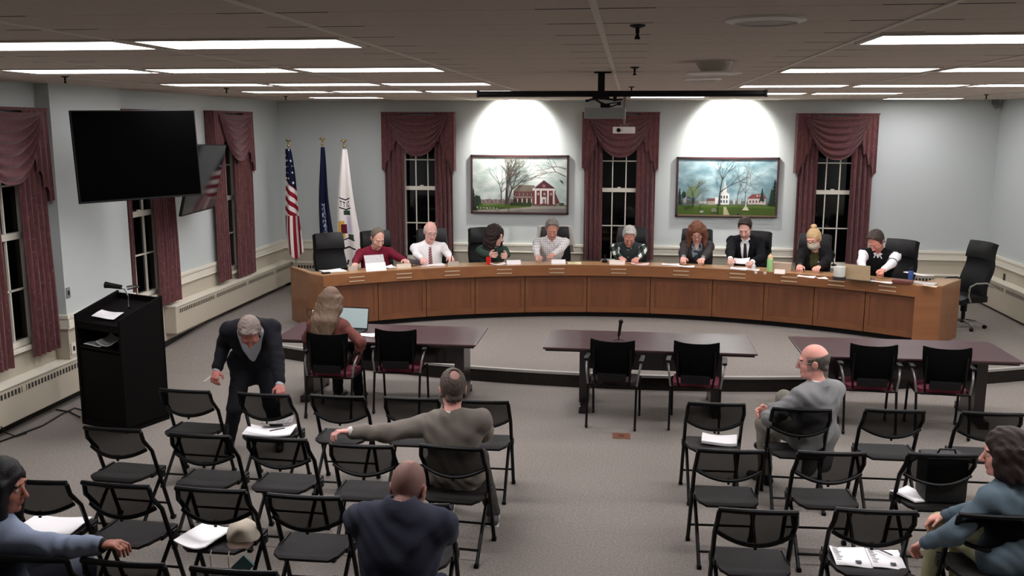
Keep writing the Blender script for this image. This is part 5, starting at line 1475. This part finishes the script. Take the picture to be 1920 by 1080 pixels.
    # hands
    def hand(E, W, pn, s_, gr):
        d = nrm(W-E)
        if pn is None: pn = np.array([0, 0, -1.0])
        pn = np.array(pn, float); dd = d
        pn = nrm(pn-dd*(pn@dd)); sd = np.cross(dd, pn)*s_      # towards the thumb
        p0 = W+dd*.02*S
        B.cap(p0+sd*.016*S+dd*.015*S, p0+sd*.018*S+dd*.062*S, .023*S, .020*S, flat=(pn, .62), k=.015)
        B.cap(p0-sd*.014*S+dd*.015*S, p0-sd*.020*S+dd*.055*S, .022*S, .018*S, flat=(pn, .62), k=.015)
        B.cap(W, p0+dd*.02*S, .025*S, .026*S, flat=(pn, .72), k=.015)
        for i, (o_, L_) in enumerate(((.030, .070), (.0105, .078), (-.009, .073), (-.028, .058))):
            a = p0+dd*.072*S+sd*o_*S*1.05
            c1 = .35+.75*gr+.06*i; c2 = c1+.35+.8*gr
            v1 = nrm(dd*math.cos(c1)+pn*math.sin(c1)+sd*(o_*2.2)); v2 = nrm(dd*math.cos(c2)+pn*math.sin(c2)+sd*o_)
            b = a+v1*L_*.5*S; c = b+v2*L_*.5*S
            B.cap(a-dd*.012*S, b, .0098*S, .009*S, k=.003); B.cap(b, c, .009*S, .0078*S, k=.003)
        t0 = p0+sd*.028*S+dd*.008*S; t1 = t0+nrm(sd*.75+dd*.6+pn*.25)*.036*S; t2 = t1+nrm(sd*.25+dd*.75+pn*(.3+.5*gr))*.032*S
        B.cap(t0, t1, .0125*S, .0105*S, k=.008); B.cap(t1, t2, .0105*S, .0085*S, k=.004)
    hand(EL, WL, palmL, -1, grip); hand(ER, WR, palmR, 1, grip)
    sk = tuple(min(238, int(v*1.08)) for v in sk)
    SKM, LIP = skin(sk), mat('lips_%d' % sk[0], (int(sk[0]*.86), int(sk[1]*.70), int(sk[2]*.72)), .5)
    BR = hairm(brow or tuple(int(v*.8) for v in hc)); ST = mat('stubble_%d_%d' % (sk[0], hc[0]), tuple(int(a*.72+b*.28) for a, b in zip(sk, stubble or sk)), .7)
    HB = mat('shaved_%d_%d' % (sk[0], hc[0]), tuple(int(a*.55+b*.45) for a, b in zip(sk, hc)), .65)
    def tagf(c):
        t = np.zeros(len(c), int)
        q = ((c-C)@HM)/HS
        x, y, z = np.abs(q[:, 0]), q[:, 1], q[:, 2]
        ey = (np.sqrt((x-.031)**2+(z-.006)**2*2.3) < .0125) & (y > .075); t[ey] = 1
        ir = (np.sqrt((x-.031)**2+(z-.006)**2) < .0056) & (y > .075); t[ir] = 2
        t[(x < .022) & (np.abs(z+.064) < .0125) & (y > .082)] = 3
        t[(np.abs(x-.033) < .017) & (np.abs(z-.027-.1*(.033-x)) < .0048) & (y > .07)] = 4
        if stubble: t[(t == 0) & (z < -.045+.25*np.clip(x-.03, 0, 1)) & (z > -.12) & (y > .0) & ~((x < .022) & (z > -.052))] = 5
        if hair in ('buzz', 'fringe', 'spot'):
            t[(t == 0) & (z > (-.055 if hair == 'fringe' else -.045)) & (y < .045) & ((z < .055) | (hair != 'fringe')) & (x > .02-(y < -.05)*.1) & ~((x > .0755) & (y > -.035) & (z < .03)) & (np.linalg.norm(q, axis=1) < .14)] = 6
        return t
    root = vol_obj('person', B.mesh(vox), [SKM, M_EYE, M_IRIS, LIP, BR, ST, HB], None, tagf)
    root.location = (loc[0], loc[1], z0); root.rotation_euler = (0, 0, face)
    tag(root, label, 'person')
    # ---------------- clothes
    def folds(amp, sc_=1.0, ph=0.0):
        def f(G):
            x, y, z = G[..., 0]*sc_, G[..., 1]*sc_, G[..., 2]*sc_
            w1 = np.sin(31*z+14*x+9*np.sin(8*x+5*y+ph)+ph); w2 = np.sin(22*x-27*y+17*z+4*np.sin(11*z+ph*2))
            return amp*(w1*w2*.6+.4*np.sin(47*z-22*y+6*np.sin(9*x+ph)))
        return f
    def sleeve(V, o, frac=1.0, k=.03, elbow=1.0):
        for Sh, E, W in ((SL, EL, WL), (SR, ER, WR)):
            V.cap(Sh, E, .056*S*(.9 if female else 1)+o, .047*S*elbow+o, k=k)
            if frac > .5:
                Wn = E+(W-E)*(frac-.5)*2*.97
                V.cap(E, Wn, .046*S*elbow+o, .033*S+o, k=k*.7)
    def collar(V, o, r=.072, h=.03, open_=.5, tg=0, up_=.03, w_=.010):
        pts = []
        for i in range(15):
            a = math.radians(open_*40)+(2*math.pi-2*math.radians(open_*40))*i/14
            pts.append(N+up*up_*S+(rt*math.sin(a)*r+fwd*math.cos(a)*r*1.0)*S*(1+o*4)+fwd*.012*S-up*.018*S*math.cos(a)*1.2)
        for a, b in zip(pts, pts[1:]): V.cap(a, b, w_*S, k=.008)
        for p, s_ in ((pts[0], 1), (pts[-1], -1)): V.cap(p, p+(-up*.045+rt*s_*.022+fwd*.012)*S, w_*S, .006*S, k=.008)
    def hem_drop(V, o, d, k=.04):        # jacket skirt over the seat
        if mode == 'sit':
            V.cap(HL-fwd*.07, HL-fwd*.085-up*d, .085*S*g, .075*S*g, flat=(fwd, .42), k=k); V.cap(HR-fwd*.07, HR-fwd*.085-up*d, .085*S*g, .075*S*g, flat=(fwd, .42), k=k)
        else:
            V.cap(HL, HL-up*d, .115*S*g+o, k=k); V.cap(HR, HR-up*d, .115*S*g+o, k=k)
    def vee(V, depth=.30, w_=.062, tilt=0):
        a = N+fwd*.10*S+up*.03*S; b = P+up*(tl-depth*S)+fwd*(.17*S+belly)+rt*tilt
        V.cap(a, b, w_*S, .004, k=.006, op='s')
    V = Vol(); kind, colr = top[0], top[1]; opt = top[2] if len(top) > 2 else {}
    m0 = colr if not isinstance(colr, tuple) else cloth(colr)
    torso(V, .010); sleeve(V, .006, opt.get('sleeve', 1.0))
    if opt.get('skirt'): hem_drop(V, .012, opt['skirt'])
    if kind == 'shirt' and opt.get('collar', True): collar(V, 0, open_=opt.get('open', .5))
    V.cap(N+up*.05*S+nup*.06, N+up*.05*S+nup*.1, .060*S, k=.01, op='s')
    if opt.get('vneck'): V.cap(N+fwd*.10*S+up*.045*S, P+up*(tl-opt['vneck']*S)+fwd*.15*S, .05*S, .004, k=.006, op='s')
    garment = vol_obj(opt.get('name', 'shirt'), V.mesh(vox+.001, folds(opt.get('fold', .0022), 1, loc[0]*3)), [m0], root)
    if tie:
        V2 = Vol(); V2.cap(N+fwd*.06*S+up*.005, P+up*.16*S+fwd*(.13*S*g+belly), .02*S, .036*S, k=.01)
        a, b = N+fwd*.075*S+up*.012*S, P+up*.12*S+fwd*(.13*S*g+belly)
        T_ = Vol(); torso(T_, .019)
        def region(G, a=a, b=b):
            q = G-a; ba = b-a; h = np.clip((q@ba)/(ba@ba), 0, 1); e = q-h[..., None]*ba
            return np.maximum(np.abs(e@rt+tie[1]*h)-(.016+.018*h)*S, np.maximum(.012-(q@fwd), ((q@up)-.02)))
        vol_obj('necktie', T_.mesh(.005, None, (region, )), [tie[0]], garment)
    for (nm, c_, o) in layers:
        V = Vol(); m_ = c_ if not isinstance(c_, tuple) else cloth(c_)
        off = o.get('off', .026)
        torso(V, off*.85)
        if o.get('sleeve', 1) > 0: sleeve(V, off*.62, o.get('sleeve', 1)*.96, elbow=o.get('elbow', 1.05))
        else:
            for Sh, E in ((SL, EL), (SR, ER)): V.cap(Sh+(E-Sh)*.06, Sh+(E-Sh)*.5, .068*S, .064*S, k=.01, op='s')
        if o.get('skirt'): hem_drop(V, off*.7, o['skirt'])
        for a, b, ra, rb in o.get('add', ()): V.cap(a, b, ra, rb, k=.05, flat=(fwd, .7))
        if o.get('vee', .3): vee(V, o.get('vee', .3), o.get('veew', .062))
        V.cap(N+nup*.07, N+nup*.11, .066*S, k=.01, op='s')
        if o.get('collar', True): collar(V, .02, r=.080, open_=o.get('copen', 1.0), w_=.013, up_=.028)
        vol_obj(nm, V.mesh(vox+.0015, folds(o.get('fold', .004), .8, loc[0]*5+1)), [m_], root)
    V = Vol(); V.cap(HL, HR, .122*g*S, flat=(fwd, .9), k=.05)
    for Hh, K, A in ((HL, KL, AL), (HR, KR, AR)):
        V.cap(Hh, K, .098*S*(.5+.5*g), .072*S, k=.05); V.cap(K, A+(A-K)*-.03, .068*S, .056*S, k=.03)
    vol_obj('trousers', V.mesh(.009, folds(.004, 1, 2)), [cloth(pants)], root)
    for A in (AL, AR):
        V = Vol(); V.cap(A+np.array([0, -.035, -.05])*S, A+np.array([0, .165, -.06])*S, .042*S, .036*S, k=.02); V.cap(A+np.array([0, -.03, -.05])*S, A, .04*S, .042*S, k=.02)
        fz = -lf[2] if False else min(A[2]-.09*S, A[2])
        so = vol_obj('shoe', V.mesh(.008, None, (lambda G, z=A[2]-.088*S: z-G[..., 2],)), [cloth(shoes, .4)], root)
        if sole: MB().box(tuple(A+np.array([0, .065, -.088])*S), (.085*S, .27*S, .022), bevel=.008).build('sole', cloth(sole, .5), so)
    # ---------------- hair
    HMAT = hairm(hc)
    V = Vol()
    def cut_face(y0=.052, zt=.052, w_=.07): V.ell(hp_(0, y0+.075, zt-.11), np.array([w_, .085, .125])*HS, HM, k=.008, op='s')
    if hair in ('short', 'receding', 'thick', 'side', 'spot'):
        o = {'short': .007, 'spot': .006, 'receding': .005, 'thick': .011, 'side': .009}[hair]
        V.ell(hp_(0, -.014, .038), np.array([.078+o, .097+o, .098+o])*HS, HM, k=.01)
        for s_ in (-1, 1): V.cap(hp_(s_*.072, -.005, .01), hp_(s_*.073, -.03, -.035), .014*HS, .012*HS, k=.015)
        V.cap(hp_(-.03, -.075, -.045), hp_(.03, -.075, -.045), .024*HS, k=.02)
        if hair == 'thick' or hair == 'side': V.cap(hp_(-.035, .056, .108), hp_(.035, .050, .112), .022*HS, k=.03)
        if hair == 'spot': V.ell(hp_(.01, -.075, .115), np.array([.036, .042, .036])*HS, HM, k=.01, op='s')
        # keep only what lies above the hair line
        def clip(G, rec=(hair == 'receding')):
            q = ((G-C)@HM)/HS; x, y, z = q[..., 0], q[..., 1], q[..., 2]
            line = -.075+np.clip((y+.03)*1.1, 0, .20)+np.clip((y-.03)*3.5, 0, .09)+.006*np.sin(x*230+y*90)+.004*np.sin(x*410-y*160)
            if rec: line = line+np.clip(y+.01, 0, 1)*1.2*(1+np.clip(1-np.abs(x)/.05, 0, 1))
            e = line-z
            ear = .026-np.sqrt((np.abs(x)-.085)**2*.3+(y+.012)**2+(z+.004)**2)
            return np.maximum(e*.8, ear)*HS
        W_ = V.mesh(.005, folds(.0030, 3.2, 1), (clip, )); vol_obj('hair', W_, [HMAT], root)
    elif hair == 'fringe':
        V.ell(hp_(0, -.016, .028), np.array([.082, .101, .090])*HS, HM, k=.01); V.cap(hp_(-.035, -.080, -.04), hp_(.035, -.080, -.04), .022*HS, k=.02)
        def clip(G):
            q = ((G-C)@HM)/HS; x, y, z = q[..., 0], q[..., 1], q[..., 2]
            e = np.maximum(np.maximum(z-.052-.2*(-y-.05), -.075+np.clip((y+.03)*1.1, 0, .2)-z), y-.035)
            ear = .026-np.sqrt((np.abs(x)-.085)**2*.3+(y+.012)**2+(z+.004)**2)
            return np.maximum(e*.8, ear)*HS
        vol_obj('hair', V.mesh(.005, folds(.001, 2, 1), (clip, )), [HMAT], root)
    elif hair in ('long', 'curly', 'straight'):
        vol = {'long': .016, 'curly': .030, 'straight': .012}[hair]; ln = (hz or .30)
        V.ell(hp_(0, -.016, .040), np.array([.078+vol, .096+vol, .098+vol*.8])*HS, HM, k=.02)
        dn = nrm(np.array([0, 0, -1.0])*.8-hu*.4-(np.array([0, .0, 0])))
        for s_ in (-1, 1):
            for j, (xx, yy) in enumerate(((.078, .030), (.088, -.01), (.078, -.055), (.040, -.085))):
                a = hp_(s_*xx, yy, .035); b = hp_(s_*(xx+.008), yy-.005, -.07)
                if hair == 'straight':
                    b = hp_(s_*(xx+.010), min(yy, -.02)-.015, -.06); m_ = np.array([b[0]*.85+C[0]*.15, N[1]-(.095 if j < 2 else .125)*S, N[2]+.03]); e = np.array([b[0]*.55+C[0]*.45+.02*s_, N[1]-(.15 if j < 2 else .175)*S, C[2]-ln*(.78 if j < 1 else .9)*S])
                    V.cap(a, b, .032*HS, .036*HS, k=.03); V.cap(b, m_, .036*HS, .036*HS, k=.03); V.cap(m_, e, .036*HS, .018*HS, k=.05); continue
                e = b+dn*(ln-.12*(j == 0)-.0)*.62*HS+rt*s_*.02*HS-fwd*.012*HS+(fwd*.03*HS if j == 0 else 0)
                e = e+(-fwd*.03*HS if j > 1 else 0)
                V.cap(a, b, .030*HS+vol*.4, .030*HS+vol*.5, k=.03); V.cap(b, e, .032*HS+vol*.5, .018*HS+vol*.3, k=.03)
        if hair == 'straight': V.cap(hp_(0, -.085, .02), np.array([C[0], N[1]-.13*S, N[2]+.03]), .040*HS, .040*HS, k=.05); V.cap(np.array([C[0], N[1]-.13*S, N[2]+.03]), np.array([C[0], N[1]-.175*S, C[2]-ln*.88*S]), .040*HS, .018*HS, k=.05)
        cut_face(.045, .060, .060); V.ell(hp_(0, .13, -.05), np.array([.058, .10, .12])*HS, HM, k=.01, op='s')
        amp = {'long': .005, 'curly': .010, 'straight': .0025}[hair]
        vol_obj('hair', V.mesh(.006, folds(amp, 2.0 if hair == 'curly' else 1.5, 1)), [HMAT], root)
    elif hair == 'bun':
        V.ell(hp_(0, -.016, .036), np.array([.083, .102, .104])*HS, HM, k=.01)
        V.ell(hp_(0, -.055, .145), np.array([.038, .036, .030])*HS, HM, k=.01)
        V.cap(hp_(-.03, -.07, -.03), hp_(.03, -.07, -.03), .026*HS, k=.02); cut_face(.055, .07, .068)
        V.ell(hp_(0, .13, -.05), np.array([.07, .10, .12])*HS, HM, k=.01, op='s')
        vol_obj('hair', V.mesh(.006, folds(.002, 2, 1)), [HMAT], root)
    if glasses:
        mg = glasses if not isinstance(glasses, tuple) else mat('glasses_%d' % glasses[0], glasses, .3, .3); G_ = MB()
        for s_ in (-1, 1):
            pts = [hp_(s_*.032+.0225*math.cos(a)*1.05, .108-.006*abs(math.cos(a))*(1 if s_*math.cos(a) > 0 else 0), .002+.017*math.sin(a)) for a in [2*math.pi*i/14 for i in range(14)]]
            G_.tube(pts, .0024*HS, 6, closed=True); G_.tube([hp_(s_*.055, .100, .008), hp_(s_*.080, .03, .010), hp_(s_*.082, -.02, .004)], .0024*HS, 6)
        G_.tube([hp_(-.010, .110, .004), hp_(.010, .110, .004)], .0024*HS, 6); G_.build('glasses', mg, root, smooth=True)
    if mask:
        V = Vol(); V.ell(hp_(0, .034, -.050), np.array([.070, .082, .072])*HS, HM, k=.02); V.cap(hp_(0, .098, -.03), hp_(0, .100, -.05), .026*HS, k=.03)
        def clip(G):
            q = ((G-C)@HM)/HS; return np.maximum(np.maximum(q[..., 2]+.008+.12*np.abs(q[..., 0]), -.125-q[..., 2]), .022-q[..., 1])*HS
        vol_obj('face_mask', V.mesh(.005, None, (clip, )), [cloth(mask)], root)
    info = dict(P=P, N=N, C=C, HM=HM, S=S, up=up, rt=rt, fwd=fwd, EL=EL, WL=WL, ER=ER, WR=WR, SL=SL, SR=SR, root=root, belly=belly, g=g)
    if extra: extra(info)
    return info
# ------------------------------------------------------------------ patterned cloth
def plaid_mat(name, base, line, n=22, w_=.14, line2=None):
    m = mat(name, base, .85, spec=.2); nt, b, L = nodes(m); _, s = obj_xyz(nt)
    def ln(v, k): return math_node(nt, 'LESS_THAN', math_node(nt, 'FRACT', math_node(nt, 'MULTIPLY', v, k)), w_)
    a = math_node(nt, 'MAXIMUM', ln(s[0], n), ln(s[2], n)); L.new(mix_col(nt, math_node(nt, 'MULTIPLY', a, .8), base, line), b.inputs['Base Color']); return m
def check_mat(name, c1, c2, c3, n=9):
    m = mat(name, c1, .9, spec=.15); nt, b, L = nodes(m); _, s = obj_xyz(nt)
    def h(v, k, o=0.0): return math_node(nt, 'GREATER_THAN', math_node(nt, 'FRACT', math_node(nt, 'ADD', math_node(nt, 'MULTIPLY', v, k), o)), .5)
    d1 = math_node(nt, 'ADD', s[2], math_node(nt, 'MULTIPLY', s[0], .5)); d2 = math_node(nt, 'SUBTRACT', s[0], math_node(nt, 'MULTIPLY', s[2], .4))
    a, c = h(d1, n), h(d2, n*1.1, .3)
    L.new(mix_col(nt, a, mix_col(nt, c, c1, c3), mix_col(nt, c, c3, c2)), b.inputs['Base Color']); return m
def stripe_mat(name, c1, c2, n=28):
    m = mat(name, c1, .6, spec=.3); nt, b, L = nodes(m); _, s = obj_xyz(nt)
    d = math_node(nt, 'ADD', s[2], math_node(nt, 'MULTIPLY', s[0], .7)); a = math_node(nt, 'GREATER_THAN', math_node(nt, 'FRACT', math_node(nt, 'MULTIPLY', d, n)), .55)
    L.new(mix_col(nt, a, c1, c2), b.inputs['Base Color']); return m
PPL = {}
def place(key, label, headpx, headY=None, headR=None, face=None, LHp=None, RHp=None, base_seat=.5, z0=0.0, seat_lock=False, **k):
    """headpx pixel of the head centre; headY plane or headR radius; LHp/RHp = world points of the wrists"""
    Hd = at(*headpx, Y=headY) if headY is not None else at_r(headpx[0], headpx[1], headR)
    if face is None: face = math.pi-math.atan2(Hd.x-CX, Hd.y-CY)
    kk = {a: b for a, b in k.items() if a not in ('extra',)}
    C = person('', (0, 0, 0), 0, seat=base_seat, dry=True, **kk)
    dz = (Hd.z-z0)-C[2]
    if k.get('mode') == 'stand': seat = base_seat+max(-.12, min(.12, dz))
    else:
        ds = max(-.03, min(.04, dz)); seat = base_seat+ds
        tors = min(1.12, max(.74, 1+(dz-ds)/(.50*k.get('S', 1.07)))); kk['tors'] = tors; k = dict(k, tors=tors)
        C = person('', (0, 0, 0), 0, seat=seat, dry=True, **kk)
    c, s = math.cos(face), math.sin(face)
    loc = (Hd.x-(c*C[0]-s*C[1]), Hd.y-(s*C[0]+c*C[1]))
    def tl(w_):
        if w_ is None: return None
        dx, dy = w_[0]-loc[0], w_[1]-loc[1]; return (c*dx+s*dy, -s*dx+c*dy, w_[2]-z0)
    kk.update(k)
    inf = person(label, loc, face, seat=seat, z0=z0, LH=tl(LHp), RH=tl(RHp), **kk)
    inf['loc'] = loc; PPL[key] = inf
    return inf
def dk(px, py, dz=.045): return at(px, py, Z=DZT+dz)
DS = dict(z0=PZ, S=1.14, base_seat=.5)
def small(info, name, p, size, m, parent=None, bevel=.003):
    return MB().box(tuple(p), size, bevel=bevel).build(name, m, parent or info['root'])

# ------------------------------------------------------------------ council members behind the curved desk (person's right is the picture's left)
place('maroon', 'person in a maroon button shirt reading papers at the left of the desk', (708, 447), headR=7.50, RHp=dk(661, 503), LHp=dk(775, 496, .07),
      lean=10, head=(8, 30, 0), girth=1.28, belly=.05, shoulder=1.12, hair='receding', hc=(110, 98, 88), sk=(214, 168, 152), top=('shirt', (112, 24, 46), {'fold': .004}), stubble=(150, 140, 130), pants=(40, 40, 50), **DS)
stt = stripe_mat('striped_tie', (92, 34, 46), (176, 140, 140), 26)
place('tie', 'person in a white shirt and striped tie with white hair and glasses', (807, 435), headR=7.56, RHp=dk(800, 499), LHp=dk(853, 494, .05),
      lean=4, head=(4, 16, -3), girth=1.12, belly=.02, shoulder=1.08, hair='fringe', hc=(200, 192, 186), sk=(222, 172, 160), top=('shirt', (240, 240, 240), {'fold': .003}), tie=(stt, -.02), glasses=(120, 110, 105), pants=(40, 40, 50), **DS)
place('curly', 'person with dark curly hair and green sweater, hands folded, looking sideways', (928, 444), headR=7.42, RHp=dk(940, 486, .15), LHp=dk(953, 488, .13),
      lean=20, head=(52, 12, 6), side=-2, hair='curly', hz=.33, hc=(44, 34, 32), sk=(216, 170, 156), female=True, top=('shirt', (52, 72, 64), {'collar': False, 'fold': .004, 'name': 'sweater'}), re=(1.2, .2, -.7), le=(-1.2, .2, -.7), palmR=(-1, 0, 0), palmL=(1, 0, 0), **DS)
place('checked', 'person with grey hair in a white checked shirt, forearms on the desk', (1035, 429), headR=7.48, RHp=dk(1008, 490), LHp=dk(1022, 491),
      lean=12, head=(-2, 32, 0), shoulder=1.06, hair='thick', hc=(126, 120, 116), sk=(196, 140, 122), stubble=(170, 165, 160), top=('shirt', plaid_mat('checked_shirt', (226, 224, 222), (120, 124, 132), 30, .12), {'fold': .003}), re=(1.3, .1, -.5), le=(-1.3, .1, -.5), palmL=(0, 0, -1), **DS)
place('greyvest', 'person with grey hair in a charcoal vest and checked sleeves, writing', (1180, 443), headR=7.38, RHp=dk(1166, 487, .07), LHp=dk(1190, 493),
      lean=18, head=(2, 44, 0), girth=1.08, shoulder=1.08, hair='thick', hc=(172, 168, 162), sk=(206, 146, 130), top=('shirt', check_mat('flannel_check', (26, 32, 30), (222, 222, 214), (64, 76, 70), 9), {'fold': .003, 'collar': False}),
      layers=[('vest', (52, 58, 60), {'sleeve': 0, 'vee': .10, 'veew': .05, 'collar': False, 'off': .018}), ], re=(1.3, .1, -.4), le=(-1.3, .1, -.4), **DS)
place('brown', 'person with long brown hair in a dark cardigan, looking down at papers', (1307, 435), headR=7.44, RHp=dk(1279, 494), LHp=dk(1313, 495),
      lean=14, head=(4, 34, 2), hair='long', hz=.30, hc=(112, 72, 54), sk=(222, 168, 152), female=True, glasses=(60, 40, 40), top=('shirt', mat('teal_print_top', (26, 40, 50), .7, var=(14, .04, (120, 140, 146))), {'collar': False, 'vneck': .2}),
      layers=[('cardigan', (58, 54, 54), {'vee': .42, 'veew': .085, 'collar': False, 'off': .020})], **DS)
place('suit', 'person in a black suit, white shirt and black tie holding papers', (1397, 427), headR=7.48, RHp=dk(1369, 492, .07), LHp=dk(1411, 491, .07),
      lean=12, head=(-4, 36, 0), hair='side', hc=(48, 38, 34), sk=(220, 172, 160), top=('shirt', (236, 236, 238), {}), tie=(mat('black_tie', (16, 16, 18), .6), .02), layers=[('suit_jacket', (14, 14, 18), {'vee': .50, 'veew': .075, 'off': .026})], stubble=(130, 110, 100), **DS)
def badge(i): small(i, 'badge', i['N']+i['fwd']*.165*i['S']-i['up']*.09-i['rt']*.09, (.035, .012, .05), M_WHITE)
place('mask', 'person with blond bun, glasses and pale face mask in a black blazer', (1526, 449), headR=7.40, RHp=dk(1497, 506), LHp=dk(1528, 509),
      lean=16, head=(-12, 22, 4), hair='bun', hc=(196, 164, 120), sk=(214, 156, 140), female=True, glasses=(60, 50, 50), mask=(196, 190, 168), extra=badge, top=('shirt', (64, 62, 34), {'collar': False, 'name': 'scarf_top'}),
      layers=[('blazer', (14, 13, 15), {'vee': .40, 'veew': .07, 'off': .026})], **DS)
def band_(i):
    a = i['EL']+(i['SL']-i['EL'])*.12
    d = nrm(i['SL']-i['EL']); r = .064*i['S']
    o1 = nrm(np.cross(d, [0, 0, 1])); o2 = np.cross(d, o1)
    MB().tube([tuple(a+(o1*math.cos(t)+o2*math.sin(t))*r) for t in [2*math.pi*k/16 for k in range(16)]], .006, 6, closed=True).build('sleeve_stripe', mat('grey_stripe', (90, 90, 92), .8), i['root'])
place('whitesleeve', 'person with short dark hair, black vest and white sleeves, typing', (1643, 452), headR=7.40, RHp=dk(1618, 520, .03), LHp=dk(1638, 526, .03),
      lean=18, head=(-14, 46, 0), shoulder=1.06, hair='thick', hc=(66, 56, 50), sk=(204, 140, 124), stubble=(90, 74, 66), extra=band_, top=('shirt', (240, 240, 244), {'fold': .003}), layers=[('vest', (12, 13, 16), {'sleeve': 0, 'vee': .16, 'veew': .05, 'collar': False, 'off': .020})], le=(-1.4, .0, -.4), re=(1.4, 0, -.4), **DS)

# ------------------------------------------------------------------ people in the room
q = MC['M1'][0]
place('redhair', 'person with long fair hair and rust blouse seated at the left table', (621, 567), headY=9.74, face=-.12, RHp=(-2.93, 9.60, .60), LHp=at(597, 618, Z=.82),
      lean=4, head=(-6, 8, 0), hair='straight', hz=.33, hc=(100, 80, 64), sk=(214, 168, 150), female=True, top=('shirt', (104, 60, 54), {'collar': False, 'fold': .006, 'name': 'blouse'}), pants=(18, 18, 20), re=(1, -.4, -.5), base_seat=.53, grip=.3, palmR=(-1, 0, 0))
def cuff(i):
    small(i, 'shirt_cuff', i['WL']+(i['EL']-i['WL'])*.06, (.03, .07, .06), M_WHITE)
place('greyjacket', 'person in a taupe jacket, seen from behind, arm along the next chair back', (849, 738), headY=6.66, face=.10, LHp=(-1.99, 6.33, .925), RHp=(-1.10, 7.08, .74),
      lean=-1, side=-2, twist=14, shr=(-.02, .045), head=(10, 4, 0), hair='spot', hc=(84, 72, 64), sk=(206, 150, 138), girth=1.05, shoulder=1.12, top=('shirt', (210, 208, 204), {}), layers=[('jacket', (122, 115, 106), {'vee': .3, 'off': .030, 'fold': .008, 'skirt': .13})],
      le=(-.3, -.2, -1), re=(.2, -.3, -1), pants=(60, 58, 54), shoes=(80, 80, 84), sole=(220, 218, 212), rf=(.28, .30, .09), lf=(-.10, .55, .09), base_seat=.5, grip=.55, palmL=(0, -.2, -1), extra=cuff)
place('navy', 'person with shaved head in a navy suit jacket, back to the camera', (766, 917), headY=4.66, face=-.05, RHp=(-1.03, 5.18, .74), LHp=(-1.20, 5.18, .74),
      lean=12, head=(-6, 20, 0), neck=.35, headoff=(0, .05, -.02), hair='buzz', hc=(70, 56, 52), sk=(172, 122, 108), girth=1.15, shoulder=1.08, top=('shirt', (200, 200, 210), {}), layers=[('suit_jacket', (58, 61, 76), {'vee': .3, 'off': .036, 'fold': .008, 'skirt': .1})], pants=(40, 44, 58), base_seat=.5, le=(-.35, -.2, -1), re=(.35, -.2, -1))
place('leftwoman', 'person with dark hair in a blue grey jacket reaching an arm to the next chair', (6, 925), headY=4.50, face=-.35, RHp=(-2.72, 4.34, .93), LHp=(-3.6, 4.8, .62),
      lean=2, head=(-62, 8, 0), hair='long', hz=.34, hc=(14, 11, 12), sk=(150, 98, 80), female=True, top=('shirt', (30, 30, 34), {'collar': False}), layers=[('jacket', (126, 136, 156), {'vee': .3, 'off': .026, 'fold': .006})],
      re=(.3, -.3, -1), pants=(60, 64, 74), base_seat=.5, grip=.5, palmR=(0, 0, -1))
place('greysuit', 'bald person in a grey suit seated sideways with clasped hands', (1524, 694), headY=7.86, face=.66, RHp=at(1441, 768, Y=7.90), LHp=at(1434, 778, Y=7.93),
      lean=-4, head=(42, 6, 0), hair='fringe', hc=(92, 84, 78), sk=(216, 154, 140), girth=1.1, shoulder=1.05, glasses=(150, 140, 130), top=('shirt', (236, 236, 236), {}), layers=[('suit_jacket', (128, 128, 128), {'vee': .35, 'off': .028, 'fold': .008, 'skirt': .26})],
      pants=(120, 116, 106), rf=(.06, .50, .30), lf=(-.12, .40, .09), re=(.8, -.5, -.6), le=(-1, .1, -.6), base_seat=.5, shoes=(20, 20, 22), palmR=(-1, 0, -.3), palmL=(1, 0, -.3), grip=.7)
place('bluewoman', 'person with brown hair in a blue jacket and khaki trousers, facing left', (1884, 853), headY=5.74, face=.5, LHp=at(1735, 1018, Y=5.75), RHp=(2.05, 5.95, .66),
      lean=4, head=(50, 6, 0), hair='long', hz=.06, hc=(40, 27, 23), sk=(214, 156, 140), female=True, top=('shirt', (84, 98, 108), {'collar': False}), layers=[('denim_jacket', (88, 104, 114), {'vee': .3, 'off': .026, 'fold': .006, 'sleeve': .92})],
      pants=(158, 156, 122), lf=(-.06, .54, .13), rf=(.08, .42, .09), le=(-1, -.3, -.6), base_seat=.5, palmL=(0, 0, -1), grip=.6)
place('bending', 'person in a dark suit standing and bending down over a folding chair', (468, 622), headY=7.88, face=math.pi+.36, mode='stand', base_seat=.88, RHp=at(407, 692, Y=8.08), LHp=at(527, 738, Y=7.80),
      lean=40, side=0, head=(0, 60, 0), hair='thick', hc=(120, 108, 100), sk=(176, 112, 100), shoulder=.96, top=('shirt', (196, 202, 212), {}), layers=[('suit_jacket', (20, 20, 26), {'vee': .52, 'veew': .12, 'off': .028, 'fold': .005, 'skirt': .20})],
      pants=(22, 22, 28), lf=(-.21, .02, .09), rf=(.27, -.02, .09), re=(.1, -1, -.2), le=(-.15, -1, -.2), grip=.5, headoff=(0, .05, -.13), seat_lock=False)
